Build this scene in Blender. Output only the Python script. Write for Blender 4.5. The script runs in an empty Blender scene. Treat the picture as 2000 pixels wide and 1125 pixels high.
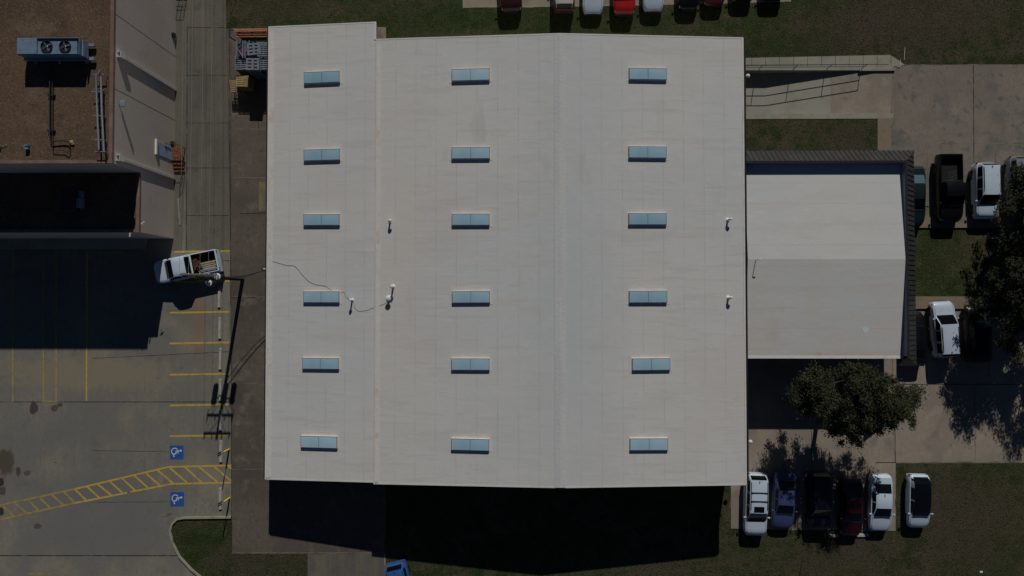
import bpy, math, random
from mathutils import Vector, Matrix
random.seed(7)
sc = bpy.context.scene
C = sc.collection
R = math.radians

# ------------------------------------------------------------------ camera
H = 59.3; F = 1333.333; NX, NY = 1018.0, 592.0
n = Vector(((NX-1000)/F, -(NY-562.5)/F, -1)).normalized()
r3 = -n
r1 = (Vector((1, 0, 0)) - r3*r3.x).normalized()
r2 = r3.cross(r1)
ROT = Matrix((r1, r2, r3))
cam = bpy.data.cameras.new('camera'); cam.lens = 24; cam.sensor_width = 36
cam.clip_start = 0.5; cam.clip_end = 2000
co = bpy.data.objects.new('camera', cam); C.objects.link(co)
co.matrix_world = Matrix.Translation((0, 0, H)) @ ROT.to_4x4()
sc.camera = co

def G(px, py, z=0.0):
    """true world point at height z seen at photo pixel (px, py)"""
    d = ROT @ Vector(((px-1000)/F, -(py-562.5)/F, -1))
    t = (z-H)/d.z
    return Vector((d.x*t, d.y*t, z))

# ------------------------------------------------------------------ light
SUN_EL = 32.0; SH = Vector((-0.152, -0.988)).normalized()      # ground direction shadows fall in
to_sun = Vector((-SH.x*math.cos(R(SUN_EL)), -SH.y*math.cos(R(SUN_EL)), math.sin(R(SUN_EL))))
w = bpy.data.worlds.new('World'); sc.world = w; w.use_nodes = True
nt = w.node_tree; bg = nt.nodes['Background']
sky = nt.nodes.new('ShaderNodeTexSky'); sky.sky_type = 'NISHITA'; sky.sun_disc = False
sky.sun_elevation = R(SUN_EL); sky.sun_rotation = math.atan2(to_sun.x, to_sun.y)
sky.altitude = 1500; sky.air_density = 0.55; sky.dust_density = 0.0; sky.ozone_density = 2.0
nt.links.new(sky.outputs[0], bg.inputs[0]); bg.inputs[1].default_value = 0.05
sl = bpy.data.lights.new('sun', 'SUN'); sl.energy = 5.0; sl.angle = R(0.5); sl.color = (1.0, 0.965, 0.915)
so = bpy.data.objects.new('sun', sl); C.objects.link(so)
so.rotation_euler = to_sun.to_track_quat('Z', 'Y').to_euler()
vs = sc.view_settings
sc.display_settings.display_device = 'sRGB'
vs.view_transform = 'Standard'; vs.look = 'None'; vs.exposure = -1.22; vs.gamma = 1.0
sc.cycles.max_bounces = 5

# ------------------------------------------------------------------ materials
def _m(name):
    m = bpy.data.materials.new(name); m.use_nodes = True
    return m, m.node_tree, m.node_tree.nodes['Principled BSDF']
def c4(c): return (c[0], c[1], c[2], 1)
def math_node(nt, op, a, b=None, c=None):
    k = nt.nodes.new('ShaderNodeMath'); k.operation = op
    for i, v in enumerate((a, b, c)):
        if v is None: continue
        if isinstance(v, (int, float)): k.inputs[i].default_value = v
        else: nt.links.new(v, k.inputs[i])
    return k.outputs[0]
def coords(nt, scale=(1, 1, 1), rot=0):
    tc = nt.nodes.new('ShaderNodeTexCoord'); mp = nt.nodes.new('ShaderNodeMapping')
    mp.inputs['Scale'].default_value = scale; mp.inputs['Rotation'].default_value = (0, 0, rot)
    nt.links.new(tc.outputs['Object'], mp.inputs[0]); return mp.outputs[0]
def noise(nt, scale, stretch=(1, 1, 1), detail=4, seed=0, rough=.55, dist=0):
    k = nt.nodes.new('ShaderNodeTexNoise'); k.noise_dimensions = '4D'; k.inputs['W'].default_value = seed*3.7+1.3
    k.inputs['Scale'].default_value = scale; k.inputs['Detail'].default_value = detail
    k.inputs['Roughness'].default_value = rough; k.inputs['Distortion'].default_value = dist
    nt.links.new(coords(nt, stretch), k.inputs['Vector']); return k.outputs['Fac']
def ramp(nt, v, lo, hi, mx=1.0):
    k = nt.nodes.new('ShaderNodeMapRange'); k.interpolation_type = 'SMOOTHSTEP'
    k.inputs[1].default_value = lo; k.inputs[2].default_value = hi; k.inputs[3].default_value = 0; k.inputs[4].default_value = mx
    nt.links.new(v, k.inputs[0]); return k.outputs[0]
def surf(name, base, layers=(), rough=.85, bump=None, metal=0, spec=.3):
    """layers: ('n', colour, scale, lo, hi, strength, stretch) noise | ('l', colour, axis, spacing, offset, half_width, strength)
       | ('s', colour, x, y, rx, ry, strength, fuzz) spot"""
    k_ = {'parking_concrete': 1.74, 'driveway_concrete': 1.18, 'apron_concrete': 1.40, 'east_concrete': 2.1, 'east_lot_concrete': 1.58, 'pale_concrete': 1.75, 'kerb_concrete': 1.5, 'walk_concrete': 1.4, 'grass': 1.22, 'brown_gravel': 0.98, 'reddish_coping': 1.15}.get(name, 1.0)
    base = tuple(v*k_ for v in base); layers = [(L[0], tuple(v*k_ for v in L[1]))+tuple(L[2:]) for L in layers]
    m, nt, b = _m(name)
    b.inputs['Roughness'].default_value = rough; b.inputs['Metallic'].default_value = metal
    b.inputs['Specular IOR Level'].default_value = spec
    col = None; sep = None
    for i, L in enumerate(layers):
        if L[0] == 'n':
            _, c, s, lo, hi, st = L[:6]; stretch = L[6] if len(L) > 6 else (1, 1, 1)
            f = ramp(nt, noise(nt, s, stretch, 5, i+len(name)), lo, hi, st)
        else:
            if sep is None:
                tc = nt.nodes.new('ShaderNodeTexCoord'); sp = nt.nodes.new('ShaderNodeSeparateXYZ')
                nt.links.new(tc.outputs['Object'], sp.inputs[0]); sep = sp.outputs
            if L[0] == 'l':
                _, c, ax, spc, off, hw, st = L
                u = math_node(nt, 'FRACT', math_node(nt, 'DIVIDE', math_node(nt, 'SUBTRACT', sep['XYZ'.index(ax)], off-spc/2), spc))
                dist = math_node(nt, 'MULTIPLY', math_node(nt, 'ABSOLUTE', math_node(nt, 'SUBTRACT', u, .5)), spc)
                wn = noise(nt, .7, (1, 1, 1), 4, i+9)
                inv = math_node(nt, 'SUBTRACT', 1.0, ramp(nt, dist, hw*.4, hw*1.3))
                f = math_node(nt, 'MULTIPLY', inv, ramp(nt, wn, .3, .62, st))
            else:
                _, c, x, y, rx, ry, st, fz = L
                dx = math_node(nt, 'DIVIDE', math_node(nt, 'SUBTRACT', sep[0], x), rx)
                dy = math_node(nt, 'DIVIDE', math_node(nt, 'SUBTRACT', sep[1], y), ry)
                d = math_node(nt, 'SQRT', math_node(nt, 'ADD', math_node(nt, 'MULTIPLY', dx, dx), math_node(nt, 'MULTIPLY', dy, dy)))
                d = math_node(nt, 'ADD', d, math_node(nt, 'MULTIPLY', math_node(nt, 'SUBTRACT', noise(nt, 1.6, (1, 1, 1), 5, i), .5), 1.6))
                f = math_node(nt, 'SUBTRACT', st, ramp(nt, d, 1-fz, 1+fz*.3, st))
        mx = nt.nodes.new('ShaderNodeMix'); mx.data_type = 'RGBA'
        nt.links.new(f, mx.inputs['Factor'])
        if col is None: mx.inputs['A'].default_value = c4(base)
        else: nt.links.new(col, mx.inputs['A'])
        mx.inputs['B'].default_value = c4(c); col = mx.outputs['Result']
    if col is None: b.inputs['Base Color'].default_value = c4(base)
    else: nt.links.new(col, b.inputs['Base Color'])
    if bump:
        bs, bd = bump; k = nt.nodes.new('ShaderNodeBump'); k.inputs['Strength'].default_value = .8; k.inputs['Distance'].default_value = bd
        nt.links.new(noise(nt, bs, (1, 1, 1), 4, 55), k.inputs['Height']); nt.links.new(k.outputs[0], b.inputs['Normal'])
    return m
def paint(name, c, rough=.32, metal=0.0, coat=.35):
    m, nt, b = _m(name)
    k = noise(nt, 2.5, (1, 1, 1), 3, 4)
    mx = nt.nodes.new('ShaderNodeMix'); mx.data_type = 'RGBA'; nt.links.new(ramp(nt, k, .3, .7, .5), mx.inputs['Factor'])
    mx.inputs['A'].default_value = c4(c); mx.inputs['B'].default_value = c4([v*.86+.004 for v in c])
    nt.links.new(mx.outputs['Result'], b.inputs['Base Color'])
    b.inputs['Roughness'].default_value = rough; b.inputs['Metallic'].default_value = metal
    b.inputs['Coat Weight'].default_value = coat; b.inputs['Coat Roughness'].default_value = .08
    return m

g = {}
def px(x, y): v = G(x, y); return v.x, v.y
def spot(c, x, y, rx, ry, st, fz): v = G(x, y); return ('s', c, v.x, v.y, rx/22.5, ry/22.5, st, fz)
g['grass'] = surf('grass', (.040, .056, .018), [
    ('n', (.062, .060, .030), .16, .44, .58, .85), ('n', (.085, .067, .047), .40, .48, .62, .8, (.6, 1, 1)), ('n', (.075, .060, .042), .09, .50, .62, .6),
    ('n', (.022, .040, .010), .8, .48, .62, .8), ('n', (.024, .036, .012), 2.2, .50, .64, .6), ('n', (.090, .082, .050), 2.6, .54, .68, .6, (1, .6, 1)),
    spot((.078, .058, .042), 1780, 40, 260, 55, .8, .85), spot((.070, .054, .038), 1900, 1020, 120, 140, .75, .9), spot((.070, .056, .040), 1650, 1090, 130, 45, .7, .9), spot((.064, .052, .034), 1600, 90, 90, 24, .6, .9), spot((.072, .058, .042), 430, 1090, 40, 30, .6, .9), spot((.066, .054, .038), 600, 20, 70, 24, .6, .9),
    spot((.026, .046, .010), 1150, 45, 260, 36, .6, .8), spot((.024, .042, .010), 800, 40, 120, 30, .5, .8), spot((.056, .050, .030), 520, 20, 60, 30, .6, .8),
    spot((.066, .058, .040), 1240, 1105, 260, 30, .5, .8), spot((.064, .054, .038), 560, 1100, 150, 30, .6, .8), spot((.024, .044, .010), 1480, 90, 60, 30, .6, .8),
    spot((.066, .054, .040), 1650, 275, 60, 30, .6, .9), spot((.026, .044, .012), 390, 1050, 50, 40, .5, .9), spot((.050, .050, .024), 1830, 520, 40, 60, .5, .9), spot((.024, .042, .01), 1765, 940, 20, 40, .6, .8),
    ('n', (.014, .019, .007), 6.5, .50, .66, .8), ('n', (.12, .115, .07), 7.5, .56, .72, .6)], rough=.95, bump=(12, .14), spec=.1)
g['lot'] = surf('parking_concrete', (.150, .142, .115), [
    ('n', (.105, .099, .085), 4.5, .46, .62, .6, (1, .6, 1)), ('n', (.20, .185, .152), 6.0, .54, .68, .55), ('n', (.100, .096, .084), .35, .50, .64, .65, (.5, 1.3, 1)), ('n', (.185, .168, .130), .6, .54, .66, .6, (1.4, .3, 1)), ('n', (.118, .110, .092), 1.1, .52, .62, .6, (3.0, .15, 1)),
    ('n', (.110, .106, .094), .09, .42, .60, .9), ('n', (.180, .158, .115), .23, .50, .68, .7),
    ('n', (.125, .118, .106), 1.5, .45, .70, .6, (1.6, .25, 1)), ('n', (.085, .080, .070), .8, .55, .72, .6),
    ('n', (.20, .185, .15), 3.2, .58, .76, .45), ('n', (.10, .092, .078), 9.0, .48, .70, .5), 
    ('n', (.05, .044, .038), 2.1, .685, .73, .8), ('n', (.05, .045, .04), 5.5, .70, .74, .7),
    spot((.105, .103, .100), 170, 1010, 190, 90, .75, .7), spot((.100, .099, .094), 120, 850, 150, 60, .6, .8),
    spot((.165, .140, .095), 180, 730, 220, 38, .7, .5), spot((.17, .14, .095), 460, 740, 90, 40, .4, .8),
    spot((.030, .022, .016), 66, 797, 9, 12, .85, .3), spot((.045, .035, .026), 107, 798, 7, 8, .8, .3),
    spot((.030, .022, .016), 118, 791, 6, 4, .8, .4), spot((.048, .034, .024), 10, 905, 20, 30, .8, .4),
    spot((.035, .026, .02), 36, 921, 6, 12, .8, .3), spot((.016, .014, .012), 1, 942, 8, 8, .9, .2),
    spot((.04, .034, .03), 4, 959, 8, 9, .8, .2), spot((.016, .014, .012), 2, 1000, 7, 8, .9, .2),
    spot((.04, .035, .03), 74, 1028, 9, 6, .75, .4), spot((.04, .036, .032), 54, 924, 8, 6, .7, .4),
    spot((.17, .09, .045), 389, 640, 18, 85, .45, .98), spot((.17, .09, .045), 380, 590, 28, 30, .35, .98),
    ], rough=.9, bump=(9, .012))
g['drive'] = surf('driveway_concrete', (.136, .126, .100), [('n', (.10, .094, .08), .5, .48, .62, .6, (.8, .5, 1)), ('n', (.175, .155, .115), 1.6, .54, .68, .6, (2, .2, 1)), 
    spot((.085, .078, .066), 400, 160, 26, 34, .6, .8), spot((.085, .078, .066), 375, 110, 10, 60, .6, .8), spot((.165, .14, .10), 385, 40, 20, 50, .5, .9), spot((.09, .085, .075), 420, 320, 14, 60, .5, .8), spot((.16, .135, .10), 372, 420, 12, 60, .5, .8), ('n', (.092, .086, .074), 3.5, .52, .66, .5),
    ('n', (.108, .103, .092), 1.3, .44, .64, .8, (1.5, .06, 1)), ('n', (.185, .165, .120), .35, .50, .68, .7, (1, .4, 1)),
    ('n', (.085, .078, .066), .9, .55, .72, .7), ('n', (.175, .16, .13), 5, .56, .75, .4), ('n', (.08, .075, .065), 10, .5, .72, .5),
    ('l', (.19, .175, .14), 'X', 1.17, -27.05, .035, .45)], rough=.9, bump=(9, .012))
g['apron'] = surf('apron_concrete', (.108, .090, .072), [
    ('n', (.075, .062, .05), 4.5, .48, .64, .55, (1, .6, 1)), ('n', (.16, .14, .112), 6.5, .56, .70, .45), ('n', (.075, .062, .05), .45, .5, .66, .5, (.35, 1.6, 1)),
    ('n', (.070, .058, .048), .16, .42, .62, .9), ('n', (.155, .135, .108), .8, .54, .70, .7), ('n', (.06, .05, .042), 1.9, .52, .7, .6),
    ('n', (.21, .185, .15), 2.7, .64, .78, .6), ('n', (.075, .065, .052), 9, .5, .72, .6)], rough=.92, bump=(8, .015))
g['east'] = surf('east_concrete', (.165, .140, .108), [
    ('n', (.130, .112, .090), 4.5, .48, .64, .55, (1, .6, 1)), ('n', (.205, .178, .142), 6.5, .56, .70, .45), ('n', (.130, .112, .090), .45, .5, .66, .5, (.35, 1.6, 1)),
    ('n', (.125, .105, .085), .2, .42, .62, .8), ('n', (.19, .165, .130), .9, .52, .68, .6), ('n', (.095, .088, .078), .55, .56, .68, .7),
    ('n', (.23, .20, .16), 3.5, .62, .78, .35), ('n', (.115, .098, .08), 9, .48, .70, .5)], rough=.9, bump=(9, .012))
g['east_dark'] = surf('east_lot_concrete', (.170, .148, .118), [('n', (.205, .178, .142), .7, .56, .66, .6), 
    ('n', (.130, .112, .090), 4.5, .48, .64, .55, (1, .6, 1)), ('n', (.205, .178, .142), 6.5, .56, .70, .45), ('n', (.130, .112, .090), .45, .5, .66, .5, (.35, 1.6, 1)),
    ('n', (.130, .112, .090), .2, .42, .62, .8), ('n', (.098, .092, .082), .42, .50, .64, .8), ('n', (.085, .08, .07), 1.6, .56, .66, .7),
    ('n', (.23, .20, .16), 3.5, .62, .78, .35), ('n', (.115, .098, .08), 9, .48, .70, .5)], rough=.9, bump=(9, .012))
g['pale'] = surf('pale_concrete', (.200, .195, .160), [
    ('n', (.160, .155, .128), .5, .45, .65, .8), ('n', (.13, .125, .105), 2.2, .54, .72, .6), ('n', (.25, .235, .19), 8, .55, .75, .4)], rough=.88, bump=(9, .01))
g['tan'] = surf('walk_concrete', (.190, .150, .105), [
    ('n', (.15, .12, .088), .8, .45, .65, .8), ('n', (.12, .10, .075), 5, .52, .72, .5)], rough=.9, bump=(9, .01))
g['joint'] = surf('joint_filler', (.035, .030, .025), [('n', (.16, .14, .11), 1.2, .50, .62, .9)], rough=.95)
g['joint_pale'] = surf('joint_seal', (.24, .22, .175), [('n', (.13, .115, .09), 1.2, .45, .62, .9)], rough=.95)
g['kerb'] = surf('kerb_concrete', (.25, .235, .185), [('n', (.17, .155, .125), 1.4, .45, .65, .8)], rough=.9)
g['yellow'] = surf('yellow_marking', (.60, .42, .085), [('n', (.40, .29, .08), 2.5, .50, .66, .7), ('n', (.24, .20, .12), 7, .62, .72, .6)], rough=.8)
g['yellow_worn'] = surf('worn_yellow_marking', (.42, .32, .09), [('n', (.27, .22, .11), 2.0, .46, .62, .8), ('n', (.20, .18, .13), 6, .56, .68, .7)], rough=.85)
g['yellow_faint'] = surf('faint_yellow_marking', (.24, .19, .10), [('n', (.16, .14, .11), 1.5, .42, .60, .9)], rough=.85)
g['blue_mark'] = surf('blue_marking', (.018, .105, .40), [('n', (.03, .10, .30), 2.5, .45, .65, .7), ('n', (.12, .16, .24), 12, .62, .72, .5)], rough=.8)
g['white_mark'] = surf('white_marking', (.62, .66, .70), [('n', (.35, .42, .5), 8, .5, .7, .6)], rough=.8)
ROOFC = (.690, .685, .645)
roof_l = [('n', (.645, .665, .655), .07, .42, .58, .95), ('n', (.68, .635, .58), .13, .52, .66, .6), ('n', (.65, .63, .59), .5, .46, .66, .7, (.4, 1.8, 1)),
    ('n', (.73, .715, .69), 1.3, .52, .70, .6, (.35, 2.2, 1)), ('n', (.60, .575, .55), 2.6, .58, .72, .5, (.5, 2, 1)),
    ('n', (.50, .48, .45), 4.5, .66, .75, .7, (.4, 1.6, 1)), ('n', (.60, .58, .55), 1.1, .56, .60, .45, (.25, 3.0, 1)), ('n', (.62, .60, .57), 14, .5, .74, .35)]
def P2(x, y, z): v = G(x, y, z); return v.x, v.y
g['roof'] = surf('white_roof_membrane', ROOFC, roof_l + [spot((.585, .61, .61), 1110, 560, 100, 560, .8, .95), spot((.62, .63, .625), 1000, 820, 160, 130, .5, .95), spot((.63, .64, .64), 1150, 200, 90, 160, .5, .95), spot((.71, .67, .60), 800, 500, 60, 500, .4, .9), spot((.67, .62, .54), 1447, 500, 7, 440, .5, .7), ('l', (.50, .485, .46), 'X', 1.645, G(1135, 600, 5.5).x, .04, .5),
    ('l', (.62, .60, .57), 'Y', 7.2, G(1000, 343, 5.2).y, .05, .4), ('n', (.56, .545, .51), .35, .62, .72, .5, (1.6, .35, 1)), ('n', (.585, .56, .52), 1.7, .64, .72, .5, (.3, 1.5, 1)), ('n', (.47, .44, .40), 6, .73, .78, .7)], rough=.75, bump=(2.2, .014), spec=.25)
g['roof_low'] = surf('white_lean_to_roof_membrane', ROOFC, roof_l + [('l', (.50, .485, .46), 'X', 1.58, G(600, 600, 4).x, .04, .5)], rough=.75, bump=(2.2, .014), spec=.25)
g['annex_roof'] = surf('annex_roof_membrane', (.70, .68, .63), roof_l[:3] + [('n', (.60, .58, .55), 3, .6, .75, .5),
    ('l', (.55, .53, .50), 'Y', 1.67, G(1600, 478, 4.6).y, .04, .5), ('n', (.6, .55, .42), .9, .60, .74, .35), spot((.62, .575, .46), 1620, 686, 150, 8, .6, .8), spot((.52, .47, .34), 1740, 684, 22, 9, .7, .8), spot((.55, .50, .38), 1560, 686, 8, 6, .7, .8), spot((.60, .57, .50), 1475, 640, 16, 40, .5, .9), spot((.655, .66, .645), 1600, 540, 160, 26, .5, .9), ('n', (.62, .60, .56), .5, .54, .68, .6, (.4, 1.8, 1)), ('n', (.75, .74, .70), 1.4, .60, .72, .5, (.4, 1.8, 1)), ('n', (.48, .45, .40), 5, .72, .78, .7)], rough=.75, bump=(2.2, .014), spec=.25)  # the wide grey band below the ridge puts slope shading into the colour
g['trim'] = surf('white_trim', (.78, .77, .74), [('n', (.62, .60, .56), 1.2, .5, .7, .7)], rough=.6)
g['rake'] = surf('rake_membrane', (.74, .72, .68), [('n', (.66, .63, .58), .8, .45, .65, .8)], rough=.6)
g['trim_dirty'] = surf('weathered_flashing', (.74, .71, .65), [('n', (.66, .56, .43), .9, .52, .66, .8), ('n', (.8, .78, .74), 2.5, .5, .66, .7), ('n', (.45, .38, .30), 4, .70, .78, .8)], rough=.7, bump=(3, .03))
g['peach'] = surf('stained_patch', (.67, .625, .565), [('n', (.70, .66, .615), 1.3, .42, .60, .9), ('n', (.60, .53, .45), 3.5, .58, .72, .6)], rough=.8)
g['wall'] = surf('metal_wall', (.45, .42, .37), [('n', (.38, .35, .31), .8, .45, .65, .6), ('l', (.3, .28, .25), 'X', .3, 0, .02, .7)], rough=.6)
g['taupe'] = surf('taupe_wall', (.63, .545, .46), [('n', (.68, .575, .52), .22, .42, .60, .8), ('n', (.55, .485, .41), 1.2, .50, .68, .5), ('n', (.58, .50, .42), 6, .5, .7, .4)], rough=.85, bump=(5, .01))
g['wall_joint'] = surf('panel_joint', (.16, .14, .125), rough=.9)
g['gravel'] = surf('brown_gravel', (.150, .100, .066), [
    spot((.21, .15, .10), 80, 50, 75, 24, .6, .8), 
    ('n', (.105, .072, .050), .25, .42, .62, .8), ('n', (.200, .145, .095), .5, .50, .64, .6), ('n', (.085, .056, .042), 1.4, .56, .68, .6), ('n', (.075, .050, .036), 7, .48, .66, .6),
    ('n', (.28, .21, .14), 10, .54, .66, .75), ('n', (.07, .047, .035), 13, .56, .70, .5), ('n', (.32, .25, .19), 18, .64, .74, .7)], rough=.95, bump=(14, .03), spec=.1)
g['coping'] = surf('reddish_coping', (.19, .115, .090), [('n', (.25, .17, .13), 1.8, .45, .65, .8)], rough=.8)
g['galv'] = surf('galvanised_steel', (.42, .46, .52), [('n', (.30, .35, .42), 3, .45, .65, .7)], rough=.45, metal=.55)
g['blue_steel'] = surf('blue_grey_steel', (.20, .285, .40), [('n', (.15, .22, .33), 2.5, .42, .66, .8), ('n', (.25, .33, .43), 9, .5, .7, .4)], rough=.5, metal=.1)
g['dark_steel'] = surf('dark_steel', (.035, .036, .045), [('n', (.06, .06, .07), 4, .5, .7, .6)], rough=.5, metal=.3)
g['black'] = surf('black_rubber', (.012, .012, .013), rough=.7)
g['chrome'] = surf('bright_metal', (.75, .77, .8), rough=.2, metal=.9)
g['rust'] = surf('rusty_steel', (.20, .075, .040), [('n', (.30, .14, .075), 3, .5, .65, .6), ('n', (.09, .035, .022), 6, .5, .7, .6)], rough=.85)
g['white_metal'] = surf('white_metal', (.78, .80, .82), [('n', (.6, .62, .65), 4, .5, .7, .5)], rough=.4)
g['seam_metal'] = surf('dark_seam_metal', (.058, .058, .056), [('n', (.078, .077, .073), .9, .45, .65, .7), ('n', (.04, .04, .04), 5, .5, .7, .5)], rough=.45, metal=.2)
g['skyl'] = surf('skylight_acrylic', (.35, .56, .68), [('n', (.40, .60, .72), .5, .42, .62, .7), ('n', (.31, .50, .62), .9, .52, .70, .5), ('n', (.45, .52, .52), 3.5, .60, .72, .35)], rough=.4, spec=.4)
_nt = g['skyl'].node_tree; _b = _nt.nodes['Principled BSDF']; _l = _b.inputs['Base Color'].links[0].from_socket     # each skylight has aged a little differently
_oi = _nt.nodes.new('ShaderNodeObjectInfo'); _hs = _nt.nodes.new('ShaderNodeHueSaturation'); _nt.links.new(_l, _hs.inputs['Color'])
_nt.links.new(math_node(_nt, 'ADD', math_node(_nt, 'MULTIPLY', _oi.outputs['Random'], .22), .86), _hs.inputs['Value']); _nt.links.new(math_node(_nt, 'ADD', math_node(_nt, 'MULTIPLY', _oi.outputs['Random'], -.3), 1.1), _hs.inputs['Saturation']); _nt.links.new(_hs.outputs[0], _b.inputs['Base Color'])
g['wood_tan'] = surf('pale_timber', (.52, .38, .19), [('n', (.36, .25, .12), 5, .45, .65, .8)], rough=.85)
g['wood_grey'] = surf('blue_grey_pallet', (.20, .225, .27), [('n', (.27, .295, .34), 3.5, .45, .65, .8), ('n', (.12, .13, .16), 7, .55, .7, .7)], rough=.85)
g['wood_dark'] = surf('creosoted_timber', (.085, .06, .045), [('n', (.05, .035, .028), 5, .45, .65, .8)], rough=.9)
g['orange'] = surf('orange_steel', (.62, .27, .13), [('n', (.42, .17, .09), 2, .5, .7, .7)], rough=.6)
g['green'] = surf('green_steel', (.02, .10, .035), rough=.6)
g['cable'] = surf('black_cable', (.02, .02, .02), rough=.7)
g['cable_grey'] = surf('faded_cable', (.17, .16, .15), rough=.8)
g['wire'] = surf('aluminium_wire', (.34, .34, .34), rough=.5, metal=.3)
g['bark'] = surf('dark_bark', (.060, .048, .038), [('n', (.10, .085, .07), 5, .5, .66, .8)], rough=.95, bump=(9, .03))
def leafmat(name, c1, c2, c3):
    m, nt, b = _m(name)
    b.inputs['Roughness'].default_value = .7; b.inputs['Specular IOR Level'].default_value = .12
    m1 = nt.nodes.new('ShaderNodeMix'); m1.data_type = 'RGBA'; nt.links.new(ramp(nt, noise(nt, .9, (1, 1, 1), 3, 2), .4, .62), m1.inputs['Factor'])
    m1.inputs['A'].default_value = c4(c1); m1.inputs['B'].default_value = c4(c2)
    m2 = nt.nodes.new('ShaderNodeMix'); m2.data_type = 'RGBA'; nt.links.new(ramp(nt, noise(nt, 6, (1, 1, 1), 2, 3), .52, .68, .8), m2.inputs['Factor'])
    nt.links.new(m1.outputs['Result'], m2.inputs['A']); m2.inputs['B'].default_value = c4(c3)
    nt.links.new(m2.outputs['Result'], b.inputs['Base Color'])
    return m
g['leaf'] = leafmat('leaves', (.036, .042, .020), (.052, .056, .028), (.078, .078, .044))
g['leaf2'] = leafmat('dark_leaves', (.026, .034, .015), (.038, .044, .021), (.058, .062, .032))
def glass(name, c=(.005, .006, .008)):
    m, nt, b = _m(name); b.inputs['Base Color'].default_value = c4(c); b.inputs['Roughness'].default_value = .08
    b.inputs['Specular IOR Level'].default_value = .5; return m
g['glass'] = glass('tinted_glass'); g['glass_pale'] = glass('pale_reflecting_glass', (.10, .17, .20))
g['lamp'] = surf('headlamp_lens', (.55, .58, .62), rough=.15, spec=.7)
g['tail'] = surf('tail_lamp_lens', (.30, .012, .012), rough=.2, spec=.6)

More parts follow.
